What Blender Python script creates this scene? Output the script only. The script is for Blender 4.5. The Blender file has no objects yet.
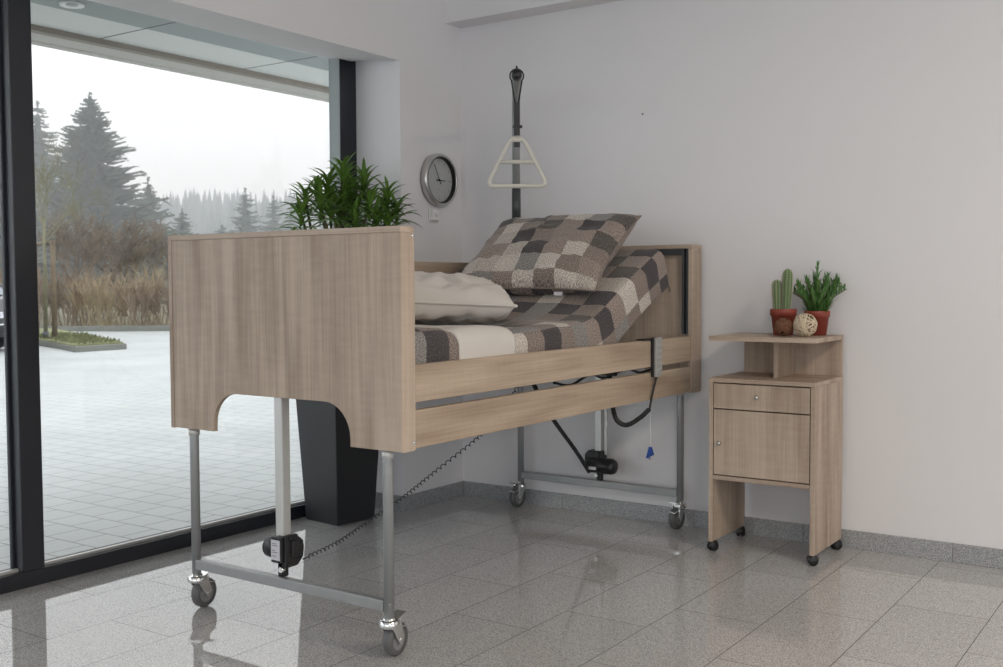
import bpy, bmesh, math, random
from mathutils import Vector, Matrix, noise
R=math.radians; PI=math.pi
col=bpy.context.scene.collection
# ------------------------------------------------------------------ materials
def mat(name):
    m=bpy.data.materials.new(name); m.use_nodes=True
    nt=m.node_tree; b=nt.nodes['Principled BSDF']; return m,nt,b
def N(nt,t,**k):
    n=nt.nodes.new(t)
    for a,v in k.items(): setattr(n,a,v)
    return n
def plain(name,c,rough=.5,metal=0,var=.06,scale=30,bump=0,spec=.5,coat=0):
    m,nt,b=mat(name); L=nt.links
    tc=N(nt,'ShaderNodeTexCoord'); no=N(nt,'ShaderNodeTexNoise'); no.inputs['Scale'].default_value=scale; no.inputs['Detail'].default_value=3
    L.new(tc.outputs['Object'],no.inputs['Vector'])
    mx=N(nt,'ShaderNodeMix',data_type='RGBA'); mx.inputs[6].default_value=(*[x*(1-var) for x in c],1); mx.inputs[7].default_value=(*[min(1,x*(1+var)) for x in c],1)
    L.new(no.outputs['Fac'],mx.inputs[0]); L.new(mx.outputs[2],b.inputs['Base Color'])
    b.inputs['Roughness'].default_value=rough; b.inputs['Metallic'].default_value=metal
    b.inputs['Specular IOR Level'].default_value=spec; b.inputs['Coat Weight'].default_value=coat
    if bump:
        bp=N(nt,'ShaderNodeBump'); bp.inputs['Strength'].default_value=bump; bp.inputs['Distance'].default_value=.002
        L.new(no.outputs['Fac'],bp.inputs['Height']); L.new(bp.outputs['Normal'],b.inputs['Normal'])
    return m
def ramp(nt,stops,interp='LINEAR'):
    r=N(nt,'ShaderNodeValToRGB'); cr=r.color_ramp; cr.interpolation=interp
    while len(cr.elements)<len(stops): cr.elements.new(.5)
    for e,(p,c) in zip(cr.elements,stops): e.position=p; e.color=(*c,1)
    return r
def wood(name,axis,ca=(.30,.222,.168),cb=(.555,.45,.36)):
    m,nt,b=mat(name); L=nt.links
    tc=N(nt,'ShaderNodeTexCoord')
    def stretched(sl,sc):
        mp=N(nt,'ShaderNodeMapping'); s=[sc,sc,sc]; s['xyz'.index(axis)]=sl; mp.inputs['Scale'].default_value=s
        L.new(tc.outputs['Object'],mp.inputs['Vector']); return mp
    a=stretched(.5,9); n1=N(nt,'ShaderNodeTexNoise'); n1.inputs['Scale'].default_value=1.6; n1.inputs['Detail'].default_value=4; n1.inputs['Distortion'].default_value=.6
    L.new(a.outputs[0],n1.inputs['Vector'])
    c=stretched(3,160); n2=N(nt,'ShaderNodeTexNoise'); n2.inputs['Scale'].default_value=1; n2.inputs['Detail'].default_value=3
    L.new(c.outputs[0],n2.inputs['Vector'])
    d=stretched(60,14); n3=N(nt,'ShaderNodeTexNoise'); n3.inputs['Scale'].default_value=1; n3.inputs['Detail'].default_value=2
    L.new(d.outputs[0],n3.inputs['Vector'])
    w=stretched(.9,5.5); wv=N(nt,'ShaderNodeTexNoise'); wv.inputs['Scale'].default_value=1.1; wv.inputs['Detail'].default_value=1
    L.new(w.outputs[0],wv.inputs['Vector'])
    mm=N(nt,'ShaderNodeMath',operation='MULTIPLY'); mm.inputs[1].default_value=26; L.new(wv.outputs['Fac'],mm.inputs[0])
    sn=N(nt,'ShaderNodeMath',operation='SINE'); L.new(mm.outputs[0],sn.inputs[0])
    def madd(x,k,y):
        q=N(nt,'ShaderNodeMath',operation='MULTIPLY_ADD'); q.inputs[1].default_value=k; L.new(x,q.inputs[0])
        if isinstance(y,(int,float)): q.inputs[2].default_value=y
        else: L.new(y,q.inputs[2])
        return q.outputs[0]
    v=madd(n1.outputs['Fac'],1.5,-.62); v=madd(n2.outputs['Fac'],.65,v); v=madd(n3.outputs['Fac'],.15 if axis=='y' else .28,v); v=madd(sn.outputs[0],.11 if axis=='y' else .085,v)
    r=ramp(nt,[(.12,ca),(.95,cb)]); L.new(v,r.inputs[0]); L.new(r.outputs[0],b.inputs['Base Color'])
    b.inputs['Roughness'].default_value=.5; b.inputs['Specular IOR Level'].default_value=.35
    bp=N(nt,'ShaderNodeBump'); bp.inputs['Strength'].default_value=.12; bp.inputs['Distance'].default_value=.001; L.new(n2.outputs['Fac'],bp.inputs['Height']); L.new(bp.outputs['Normal'],b.inputs['Normal'])
    return m
def patch(name,cell,seed,bias=0):
    m,nt,b=mat(name); L=nt.links
    uv=N(nt,'ShaderNodeUVMap'); sc=N(nt,'ShaderNodeVectorMath',operation='SCALE'); sc.inputs['Scale'].default_value=1/cell
    L.new(uv.outputs[0],sc.inputs[0])
    fl=N(nt,'ShaderNodeVectorMath',operation='FLOOR'); L.new(sc.outputs[0],fl.inputs[0])
    ad=N(nt,'ShaderNodeVectorMath',operation='ADD'); ad.inputs[1].default_value=(seed,seed*1.7,0); L.new(fl.outputs[0],ad.inputs[0])
    # checker parity alternates dark / light families, white noise picks the tone
    wn=N(nt,'ShaderNodeTexWhiteNoise',noise_dimensions='2D'); L.new(ad.outputs[0],wn.inputs['Vector'])
    sx=N(nt,'ShaderNodeSeparateXYZ'); L.new(fl.outputs[0],sx.inputs[0])
    s=N(nt,'ShaderNodeMath',operation='ADD'); L.new(sx.outputs[0],s.inputs[0]); L.new(sx.outputs[1],s.inputs[1])
    md=N(nt,'ShaderNodeMath',operation='FLOORED_MODULO'); md.inputs[1].default_value=2; L.new(s.outputs[0],md.inputs[0])
    def pal(cs): return ramp(nt,[(i/len(cs),c) for i,c in enumerate(cs)],'CONSTANT')
    dark=(.070,.062,.064); ch=(.105,.094,.085); tp=(.225,.185,.163); tp2=(.27,.222,.197); gr=(.235,.222,.212); cr=(.50,.455,.41); cr2=(.42,.375,.335)
    rA=pal([tp,tp2,gr,tp,cr2]); rB=pal([dark,cr,ch,gr,dark,cr,tp2])
    L.new(wn.outputs['Value'],rA.inputs[0]); L.new(wn.outputs['Value'],rB.inputs[0])
    mx=N(nt,'ShaderNodeMix',data_type='RGBA'); L.new(md.outputs[0],mx.inputs[0]); L.new(rA.outputs[0],mx.inputs[6]); L.new(rB.outputs[0],mx.inputs[7])
    # tweed speckle
    tw=N(nt,'ShaderNodeTexNoise'); tw.inputs['Scale'].default_value=200; tw.inputs['Detail'].default_value=2; L.new(uv.outputs[0],tw.inputs['Vector'])
    tr=ramp(nt,[(.36,(.56,.56,.56)),(.64,(1.6,1.6,1.6))]); L.new(tw.outputs['Fac'],tr.inputs[0])
    ml=N(nt,'ShaderNodeMix',data_type='RGBA',blend_type='MULTIPLY'); ml.inputs[0].default_value=1; L.new(mx.outputs[2],ml.inputs[6]); L.new(tr.outputs[0],ml.inputs[7])
    L.new(ml.outputs[2],b.inputs['Base Color']); b.inputs['Roughness'].default_value=.95; b.inputs['Specular IOR Level'].default_value=.1; b.inputs['Sheen Weight'].default_value=.15
    bp=N(nt,'ShaderNodeBump'); bp.inputs['Strength'].default_value=.3; bp.inputs['Distance'].default_value=.001; L.new(tw.outputs['Fac'],bp.inputs['Height']); L.new(bp.outputs['Normal'],b.inputs['Normal'])
    return m
def granite(name,base,tiles,rough,gain=1.0):
    m,nt,b=mat(name); L=nt.links
    tc=N(nt,'ShaderNodeTexCoord')
    n1=N(nt,'ShaderNodeTexNoise'); n1.inputs['Scale'].default_value=240; n1.inputs['Detail'].default_value=3; L.new(tc.outputs['Object'],n1.inputs['Vector'])
    n2=N(nt,'ShaderNodeTexVoronoi'); n2.inputs['Scale'].default_value=260; L.new(tc.outputs['Object'],n2.inputs['Vector'])
    lo=[x*.58 for x in base]; hi=[min(1,x*1.4) for x in base]
    r=ramp(nt,[(.30,lo),(.50,base),(.68,hi)]); L.new(n1.outputs['Fac'],r.inputs[0])
    sep=N(nt,'ShaderNodeSeparateColor'); L.new(n2.outputs['Color'],sep.inputs[0])
    r2=ramp(nt,[(0,(.55,.55,.57)),(.3,(.95,.95,.95)),(.75,(1.05,1.05,1.05)),(1,(1.3,1.28,1.22))]); L.new(sep.outputs[0],r2.inputs[0])
    ml=N(nt,'ShaderNodeMix',data_type='RGBA',blend_type='MULTIPLY'); ml.inputs[0].default_value=.8; L.new(r.outputs[0],ml.inputs[6]); L.new(r2.outputs[0],ml.inputs[7])
    out=ml.outputs[2]
    if tiles:
        sx=N(nt,'ShaderNodeSeparateXYZ'); L.new(tc.outputs['Object'],sx.inputs[0])
        def M(op,a,c,d=None):
            q=N(nt,'ShaderNodeMath',operation=op)
            for i,v in enumerate((a,c,d)):
                if v is None: continue
                if isinstance(v,(int,float)): q.inputs[i].default_value=v
                else: L.new(v,q.inputs[i])
            return q.outputs[0]
        if tiles=='floor':
            cx=M('DIVIDE',M('ADD',sx.outputs[0],.0343),.30); row=M('FLOOR',cx,0); fx=M('SUBTRACT',cx,row)
            wr=N(nt,'ShaderNodeTexWhiteNoise',noise_dimensions='1D'); L.new(row,wr.inputs['W'])
            cy=M('ADD',M('DIVIDE',sx.outputs[1],.60),M('MULTIPLY_ADD',row,.6167,3.2333)); fy=M('SUBTRACT',cy,M('FLOOR',cy,0))
            ex=M('MULTIPLY',M('MINIMUM',fx,M('SUBTRACT',1,fx)),.30); ey=M('MULTIPLY',M('MINIMUM',fy,M('SUBTRACT',1,fy)),.60)
            d=M('MINIMUM',ex,ey); g=M('LESS_THAN',d,.0013)
            idv=M('ADD',M('MULTIPLY',row,7.31),M('FLOOR',cy,0))
        else:
            cx=M('DIVIDE',M('ADD',sx.outputs[0],sx.outputs[1]),.60); row=M('FLOOR',cx,0); fx=M('SUBTRACT',cx,row)
            g=M('LESS_THAN',M('MULTIPLY',M('MINIMUM',fx,M('SUBTRACT',1,fx)),.60),.0012); idv=row
        w2=N(nt,'ShaderNodeTexWhiteNoise',noise_dimensions='1D'); L.new(idv,w2.inputs['W'])
        tone=M('MULTIPLY_ADD',w2.outputs['Value'],.10,.95)
        vs=N(nt,'ShaderNodeVectorMath',operation='SCALE'); L.new(out,vs.inputs[0]); L.new(tone,vs.inputs['Scale'])
        gm=N(nt,'ShaderNodeMix',data_type='RGBA'); L.new(g,gm.inputs[0]); L.new(vs.outputs[0],gm.inputs[6]); gm.inputs[7].default_value=(.10,.098,.095,1)
        out=gm.outputs[2]
        rr=M('MULTIPLY_ADD',g,.4,rough); L.new(rr,b.inputs['Roughness']); L.new(M('MULTIPLY_ADD',g,-.5,.5),b.inputs['Specular IOR Level'])
    else: b.inputs['Roughness'].default_value=rough
    L.new(out,b.inputs['Base Color']); b.inputs['IOR'].default_value=1.68
    return m
def pavers(name):
    m,nt,b=mat(name); L=nt.links
    tc=N(nt,'ShaderNodeTexCoord'); br=N(nt,'ShaderNodeTexBrick'); br.offset=.5
    br.inputs['Scale'].default_value=1; br.inputs['Brick Width'].default_value=.2; br.inputs['Row Height'].default_value=.19; br.inputs['Mortar Size'].default_value=.005; br.inputs['Mortar Smooth'].default_value=.3
    br.inputs['Color1'].default_value=(.435,.465,.455,1); br.inputs['Color2'].default_value=(.465,.49,.48,1); br.inputs['Mortar'].default_value=(.17,.175,.16,1)
    mp=N(nt,'ShaderNodeMapping'); mp.inputs['Location'].default_value=(0,.036,0); L.new(tc.outputs['Object'],mp.inputs[0]); L.new(mp.outputs[0],br.inputs['Vector'])
    n=N(nt,'ShaderNodeTexNoise'); n.inputs['Scale'].default_value=.8; n.inputs['Detail'].default_value=5; L.new(tc.outputs['Object'],n.inputs['Vector'])
    r=ramp(nt,[(.3,(.88,.88,.88)),(.7,(1.08,1.08,1.08))]); L.new(n.outputs['Fac'],r.inputs[0])
    ml=N(nt,'ShaderNodeMix',data_type='RGBA',blend_type='MULTIPLY'); ml.inputs[0].default_value=1; L.new(br.outputs['Color'],ml.inputs[6]); L.new(r.outputs[0],ml.inputs[7])
    L.new(ml.outputs[2],b.inputs['Base Color']); b.inputs['Roughness'].default_value=.45; b.inputs['Specular IOR Level'].default_value=.5
    return m
def glassmat():
    m=bpy.data.materials.new('window_glass'); m.use_nodes=True; nt=m.node_tree; nt.nodes.clear(); L=nt.links
    o=N(nt,'ShaderNodeOutputMaterial'); t=N(nt,'ShaderNodeBsdfTransparent'); t.inputs[0].default_value=(.965,.975,.972,1)
    g=N(nt,'ShaderNodeBsdfGlossy'); g.inputs['Roughness'].default_value=0; f=N(nt,'ShaderNodeFresnel'); f.inputs[0].default_value=1.5
    ge=N(nt,'ShaderNodeNewGeometry'); io=N(nt,'ShaderNodeMath',operation='MULTIPLY_ADD'); io.inputs[1].default_value=1/1.5-1.5; io.inputs[2].default_value=1.5; L.new(ge.outputs['Backfacing'],io.inputs[0]); L.new(io.outputs[0],f.inputs[0])
    k=N(nt,'ShaderNodeMath',operation='MULTIPLY'); k.inputs[1].default_value=1.0; L.new(f.outputs[0],k.inputs[0])
    mx=N(nt,'ShaderNodeMixShader'); L.new(k.outputs[0],mx.inputs[0]); L.new(t.outputs[0],mx.inputs[1]); L.new(g.outputs[0],mx.inputs[2]); L.new(mx.outputs[0],o.inputs[0])
    return m
M_={}
M_['woodz']=wood('oak_decor_upright','z'); M_['woodywarm']=wood('oak_decor_lengthwise_warmlit','y',(.300,.220,.158),(.550,.443,.338)); M_['woodx']=wood('oak_decor_crosswise','x')  # lengthwise oak yellowed: warm room light put into the rail colour
M_['wall']=plain('white_wall_paint',(.775,.763,.778),.75,var=.01,scale=4,spec=.2)
M_['ceil']=plain('ceiling_paint',(.78,.78,.77),.9,var=.01,scale=4,spec=.2)
M_['floor']=granite('polished_granite_tiles',(.475,.472,.47),'floor',.035)
M_['skirt']=granite('granite_skirting',(.33,.335,.345),'skirt',.25)
M_['frame']=plain('anthracite_window_frame',(.017,.019,.025),.35,var=.05)
M_['skyjamb_lens']=plain('grey_skylit_jamb_and_lens',(.36,.40,.40),.5)  # paints sky light on the jamb side; also the downlight lens grey
M_['glass']=glassmat()
M_['steel']=plain('grey_painted_steel',(.33,.34,.345),.38,metal=.3)
M_['darksteel']=plain('dark_grey_steel',(.075,.08,.085),.4,metal=.3)
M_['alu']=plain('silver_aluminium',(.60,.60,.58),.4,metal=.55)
M_['chrome']=plain('chrome_plating',(.75,.75,.74),.14,metal=1)
M_['black']=plain('black_plastic',(.012,.012,.014),.4)
M_['blackmatt']=plain('matt_black_planter',(.020,.022,.025),.45,bump=.05)
M_['tyre']=plain('grey_rubber_tyre',(.12,.12,.123),.5)
M_['hub']=plain('grey_plastic_hub',(.25,.245,.25),.45)
M_['label']=plain('pale_label_paper',(.62,.61,.66),.5,var=.02)
M_['white']=plain('cream_plastic',(.62,.60,.54),.4,var=.02)
M_['linen']=plain('cream_linen',(.655,.62,.58),.9,var=.03,scale=12,bump=.1,spec=.1)
M_['mattress']=plain('white_mattress_cover',(.62,.61,.58),.9,var=.03,spec=.1)
M_['patchA']=patch('patchwork_pillow_cloth',.098,3.0); M_['patchB']=patch('patchwork_cover_cloth',.105,11.0)
M_['leaf']=plain('dark_green_leaf',(.13,.25,.045),.4,var=.6,scale=9)
M_['leaf2']=plain('fresh_green_needle_leaf',(.085,.20,.05),.45,var=.4,scale=40)
M_['stem']=plain('brown_green_stem',(.09,.09,.035),.7)
M_['soil']=plain('dark_potting_soil',(.03,.02,.014),.95,var=.4,scale=120,bump=.6)
M_['cactus']=plain('green_cactus_skin',(.11,.19,.065),.55,var=.15)
M_['spine']=plain('pale_cactus_spine',(.50,.48,.36),.7)
M_['terra']=plain('red_terracotta_plastic',(.27,.052,.034),.5,var=.05)
M_['rattan']=plain('bleached_rattan',(.62,.52,.38),.7,var=.12,scale=60)
M_['rattanb']=plain('brown_rattan',(.16,.07,.035),.75,var=.3,scale=80)
M_['brushed']=plain('brushed_clock_metal',(.55,.54,.53),.28,metal=.9)
M_['dial']=plain('silver_grey_clock_dial',(.42,.43,.43),.4,var=.02)
M_['blue']=plain('blue_plastic_tag',(.02,.07,.30),.4)
M_['handset']=plain('light_grey_handset_plastic',(.36,.36,.35),.45,var=.02)
M_['key']=plain('grey_handset_key',(.45,.45,.44),.5,var=.02)
M_['pave']=pavers('concrete_pavers')
M_['kerb']=plain('concrete_kerbstone',(.17,.175,.155),.9,var=.2,scale=6)
M_['grass']=plain('winter_lawn_grass',(.17,.18,.085),.95,var=.35,scale=5)
M_['field']=plain('winter_field_ground',(.13,.12,.075),.95,var=.3,scale=.2)
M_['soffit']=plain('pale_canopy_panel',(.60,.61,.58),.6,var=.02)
M_['soffitrefl']=plain('canopy_reflection_grey',(.27,.30,.29),.6,var=.02)
M_['canopyedge']=plain('canopy_edge_profile',(.42,.40,.36),.6,var=.05)
M_['brownline']=plain('brown_gutter_profile',(.20,.17,.135),.6)
M_['spruce']=plain('spruce_needles',(.048,.070,.045),.95,var=.45,scale=1.5)
M_['bark']=plain('grey_brown_bark',(.16,.125,.085),.95,var=.3,scale=4)
M_['twig']=plain('bare_ochre_twigs',(.33,.27,.175),.95,var=.35,scale=1.2)
M_['twigred']=plain('bare_reddish_twigs',(.22,.17,.125),.95,var=.3,scale=1.2)
M_['moss']=plain('lichen_covered_branch',(.17,.165,.105),.95,var=.3,scale=6)
M_['far']=plain('distant_conifer_green',(.040,.058,.050),.95,var=.3,scale=.05)
M_['carpaint']=plain('dark_grey_car_paint',(.035,.037,.04),.25,metal=.3,coat=.8)
M_['carglass']=plain('tinted_car_glass',(.25,.28,.30),.12)
M_['stake']=plain('weathered_round_timber',(.13,.10,.065),.9,var=.3,scale=8)
M_['lamp']=plain('white_lamp_ring',(.75,.75,.72),.4)
# ------------------------------------------------------------------ mesh helpers
class MB:
    def __init__(s): s.bm=bmesh.new(); s.uv=None
    def box(s,x0,x1,y0,y1,z0,z1,mtx=None):
        v=[s.bm.verts.new(p) for p in [(x0,y0,z0),(x1,y0,z0),(x1,y1,z0),(x0,y1,z0),(x0,y0,z1),(x1,y0,z1),(x1,y1,z1),(x0,y1,z1)]]
        if mtx:
            for q in v: q.co=mtx@q.co
        for f in [(0,3,2,1),(4,5,6,7),(0,1,5,4),(1,2,6,5),(2,3,7,6),(3,0,4,7)]: s.bm.faces.new([v[i] for i in f])
        return s
    def tube(s,pts,r,n=12,cap=True,smooth=True):
        pts=[Vector(p) for p in pts]; rr=r if isinstance(r,(list,tuple)) else [r]*len(pts)
        t0=(pts[1]-pts[0]).normalized(); a=t0.orthogonal().normalized(); rings=[]
        for i,p in enumerate(pts):
            t=(pts[min(i+1,len(pts)-1)]-pts[max(i-1,0)])
            if t.length<1e-9: t=t0
            t.normalize(); a=(a-t*a.dot(t)); a=a.normalized() if a.length>1e-6 else t.orthogonal().normalized(); b=t.cross(a)
            rings.append([s.bm.verts.new(p+(a*math.cos(2*PI*k/n)+b*math.sin(2*PI*k/n))*rr[i]) for k in range(n)])
        for i in range(len(rings)-1):
            for k in range(n):
                f=s.bm.faces.new([rings[i][k],rings[i][(k+1)%n],rings[i+1][(k+1)%n],rings[i+1][k]]); f.smooth=smooth and n>6
        if cap: s.bm.faces.new(rings[0][::-1]); s.bm.faces.new(rings[-1])
        return s
    def cyl(s,p,q,r,n=24): return s.tube([p,q],r,n)
    def lathe(s,prof,c=(0,0,0),n=32,mtx=None,smooth=True,cap=True):
        # prof: list of (r,z)
        rings=[]; c=Vector(c)
        for r,z in prof:
            ring=[]
            for k in range(n):
                p=Vector((r*math.cos(2*PI*k/n),r*math.sin(2*PI*k/n),z)); p=(mtx@p if mtx else p)+c; ring.append(s.bm.verts.new(p))
            rings.append(ring)
        for i in range(len(rings)-1):
            for k in range(n):
                f=s.bm.faces.new([rings[i][k],rings[i][(k+1)%n],rings[i+1][(k+1)%n],rings[i+1][k]]); f.smooth=smooth
        if cap and prof[0][0]>1e-6: s.bm.faces.new(rings[0][::-1])
        if cap and prof[-1][0]>1e-6: s.bm.faces.new(rings[-1])
        return s
    def prism(s,poly,d0,d1,axis='y'):
        def P(a,b,d): return {'y':(a,d,b),'x':(d,a,b),'z':(a,b,d)}[axis]
        A=[s.bm.verts.new(P(a,b,d0)) for a,b in poly]; B=[s.bm.verts.new(P(a,b,d1)) for a,b in poly]
        s.bm.faces.new(A); s.bm.faces.new(B[::-1]); n=len(poly)
        for i in range(n): s.bm.faces.new([A[i],B[i],B[(i+1)%n],A[(i+1)%n]])
        return s
    def quad(s,*p): s.bm.faces.new([s.bm.verts.new(q) for q in p]); return s
    def build(s,name,m,parent=None,bevel=0,subsurf=0,fix=True,sharp=None):
        if fix: bmesh.ops.recalc_face_normals(s.bm,faces=s.bm.faces[:])
        me=bpy.data.meshes.new(name); s.bm.to_mesh(me); s.bm.free(); me.materials.append(M_[m] if isinstance(m,str) else m)
        o=bpy.data.objects.new(name,me); col.objects.link(o)
        if parent: o.parent=parent; 
        if parent and parent.type=='EMPTY': o.matrix_parent_inverse=Matrix.Translation(parent.location).inverted() if not parent.get('local') else Matrix()
        if bevel:
            b=o.modifiers.new('b','BEVEL'); b.width=bevel; b.segments=2; b.limit_method='ANGLE'; b.angle_limit=R(40)
        if subsurf:
            q=o.modifiers.new('s','SUBSURF'); q.levels=subsurf; q.render_levels=subsurf
        return o
def tag(o,label=None,cat=None,group=None,kind=None):
    if label: o['label']=label
    if cat: o['category']=cat
    if group: o['group']=group
    if kind: o['kind']=kind
    return o
def empty(name,loc,local=False):
    o=bpy.data.objects.new(name,None); col.objects.link(o); o.location=loc; o.empty_display_size=.05
    if local: o['local']=1
    return o
def struct(o): o['kind']='structure'; return o
def surf(name,nu,nv,f,uvf,m,parent=None,thick=0,closed=False):
    bm=bmesh.new(); uvl=bm.loops.layers.uv.new('UVMap')
    V=[[bm.verts.new(f(i/nu,j/nv)) for j in range(nv+1)] for i in range(nu+1)]
    for i in range(nu):
        for j in range(nv):
            fc=bm.faces.new([V[i][j],V[i+1][j],V[i+1][j+1],V[i][j+1]]); fc.smooth=True
            for lp,(a,b) in zip(fc.loops,[(i,j),(i+1,j),(i+1,j+1),(i,j+1)]): lp[uvl].uv=uvf(a/nu,b/nv)
    me=bpy.data.meshes.new(name); bm.to_mesh(me); bm.free(); me.materials.append(M_[m]); o=bpy.data.objects.new(name,me); col.objects.link(o)
    if parent: o.parent=parent
    if thick: q=o.modifiers.new('t','SOLIDIFY'); q.thickness=thick; q.offset=-1
    return o
def bez(pts,n=12):
    # Catmull-Rom through the points
    P=[Vector(p) for p in pts]; P=[2*P[0]-P[1]]+P+[2*P[-1]-P[-2]]; out=[]
    for i in range(1,len(P)-2):
        for k in range(n):
            t=k/n; a,b,c,d=P[i-1:i+3]
            out.append(.5*((2*b)+(-a+c)*t+(2*a-5*b+4*c-d)*t*t+(-a+3*b-3*c+d)*t**3))
    out.append(P[-2]); return out
def coil(path,r,turns,n=14,flat=1):
    # helix of radius r around a path
    out=[]; a=None; tot=len(path)-1; steps=turns*n
    for i in range(steps+1):
        t=i/steps*tot; k=min(int(t),tot-1); p=path[k].lerp(path[k+1],t-k); d=(path[k+1]-path[k]).normalized()
        if a is None: a=d.orthogonal().normalized()
        a=(a-d*a.dot(d)).normalized(); b=d.cross(a); th=2*PI*i/n
        out.append(p+(a*math.cos(th)+b*math.sin(th))*r)
    return out
# ------------------------------------------------------------------ camera
cam=bpy.data.cameras.new('camera'); co=bpy.data.objects.new('camera',cam); col.objects.link(co); bpy.context.scene.camera=co
yaw,pit,rol=R(34.5434),R(2.7543),R(-.2507)
fw=Vector((-math.sin(yaw)*math.cos(pit),math.cos(yaw)*math.cos(pit),-math.sin(pit))); rt=Vector((math.cos(yaw),math.sin(yaw),0)); up=rt.cross(fw)
r2=rt*math.cos(rol)+up*math.sin(rol); u2=-rt*math.sin(rol)+up*math.cos(rol)
CAM=Vector((3.2993,-4.4328,1.1113))
co.matrix_world=Matrix(((r2.x,u2.x,-fw.x,CAM.x),(r2.y,u2.y,-fw.y,CAM.y),(r2.z,u2.z,-fw.z,CAM.z),(0,0,0,1)))
cam.sensor_width=36; cam.lens=1062.84/1003*36; cam.clip_end=2000
cam.dof.use_dof=True; cam.dof.focus_distance=3.9; cam.dof.aperture_fstop=7.1
# ------------------------------------------------------------------ room
RX,RY,RZ=7.6,-9.0,2.95; XW=-.316; WY0=-.485; WY1=-7.2; WZ=2.212; XO=-.392
struct(MB().box(XO,RX,RY,0,-.12,0).build('floor','floor'))
struct(MB().box(XO,RX+.2,RY-.2,.2,RZ,RZ+.15).build('ceiling','ceil'))
struct(MB().box(XO,RX+.2,0,.2,-.12,RZ).build('wall_back','wall'))
w=MB(); w.prism([(0,WY0),(0,0),(XO,0),(XO,WY0+.05)],0,RZ,'z'); w.prism([(0,2.170),(0,RZ),(XO,RZ),(XO,WZ)],WY1,WY0,'y'); w.box(XO,0,RY,WY1,0,RZ); struct(w.build('wall_left','wall'))
w=MB(); w.box(0,.3,RY-.2,RY,-.12,RZ); w.box(7.2,RX,RY-.2,RY,-.12,RZ); w.box(.3,7.2,RY-.2,RY,2.8,RZ); w.box(.3,7.2,RY-.2,RY,-.12,.1); struct(w.build('wall_front','wall'))
w=MB(); w.box(RX,RX+.2,-1.5,.2,-.12,RZ); w.box(RX,RX+.2,RY-.2,-7.5,-.12,RZ); w.box(RX,RX+.2,-7.5,-1.5,2.7,RZ); w.box(RX,RX+.2,-7.5,-1.5,-.12,.3); struct(w.build('wall_right','wall'))
struct(MB().box(0,RX,-.130,0,2.414,RZ).build('trim_1','wall'))
# skirting
struct(MB().box(0,RX,-.012,0,0,.0754).build('baseboard_back','skirt',bevel=.001))
w=MB(); w.box(0,.012,WY0-.012,-.012,0,.0754); w.box(-.29,.0,WY0-.012,WY0,0,.0754); struct(w.build('baseboard_left','skirt',bevel=.001))
# glazed front: frame, mullions, panes
ms=[(-.56,-.445)]+[(-.56-1.0*0-1.747*k-.01,-.56-1.747*k+.12) for k in ()]
win=empty('window_1',(XW,-3.8,0)); struct(win)
f=MB(); f.box(XW-.07,XW,WY1,WY0,0,.060); f.box(XW-.07,XW-.002,WY1,WY0,WZ-.0005,WZ+.05); f.box(XW-.073,XW,-.56,-.445,0,WZ); f.build('window_frame','frame',win,bevel=.003)
f=MB(); f.box(XW-.073,XW-.004,-.563,-.5605,.06,WZ); f.build('jamb_sky_sheen','skyjamb_lens',win)  # pale strip added to paint the sky's light on the dark jamb side
yy=-2.18
for k in range(4):
    y1=yy-1.7*k; y0=y1-.088
    MB().box(XW-.048,XW-.0005,y0,y1,.0605,WZ).box(XW-.064,XW-.048,y0-.012,y1+.012,.0605,WZ).build('mullion','frame',win,bevel=.003)
ys=[-.56]+[v for k in range(4) for v in (yy-1.7*k,yy-1.7*k-.088)]+[WY1]
for k in range(0,len(ys)-1,2):
    MB().box(XW-.064,XW-.054,ys[k+1],ys[k],.06,WZ).build('glass_pane','glass',win)
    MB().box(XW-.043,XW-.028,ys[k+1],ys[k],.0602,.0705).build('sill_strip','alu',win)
    MB().box(XW-.066,XW-.044,ys[k+1],ys[k],.06,.070).build('gasket','black',win)
# the other daylight openings of the room
for nm,bx,bars in (('window_2',(.3,7.2,RY-.12,RY-.06,.1,2.8),'x'),('window_3',(RX+.06,RX+.12,-7.5,-1.5,.3,2.7),'y')):
    wn=empty(nm,(bx[0],bx[2],bx[4])); struct(wn); f=MB(); x0,x1,y0,y1,z0,z1=bx
    f.box(x0,x1,y0,y1,z0,z0+.07).box(x0,x1,y0,y1,z1-.07,z1)
    for k in range(5):
        if bars=='x': c=x0+(x1-x0)*k/4; f.box(c-.04,c+.04,y0,y1,z0,z1)
        else: c=y0+(y1-y0)*k/4; f.box(x0,x1,c-.04,c+.04,z0,z1)
    f.build('window_frame','frame',wn)
    if bars=='x': MB().box(x0,x1,y0+.025,y0+.035,z0,z1).build('glass_pane','glass',wn)
    else: MB().box(x0+.025,x0+.035,y0,y1,z0,z1).build('glass_pane','glass',wn)
# small hook hole in the wall
# ------------------------------------------------------------------ bed
X0,X1=.328,1.348; YF=-2.104; ZB,ZT=.6227,1.2736; XC=.838
bed=empty('care_bed',(XC,-1.08,0)); tag(bed,'height-adjustable care bed with oak boards and grey steel legs on casters','bed')
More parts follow.
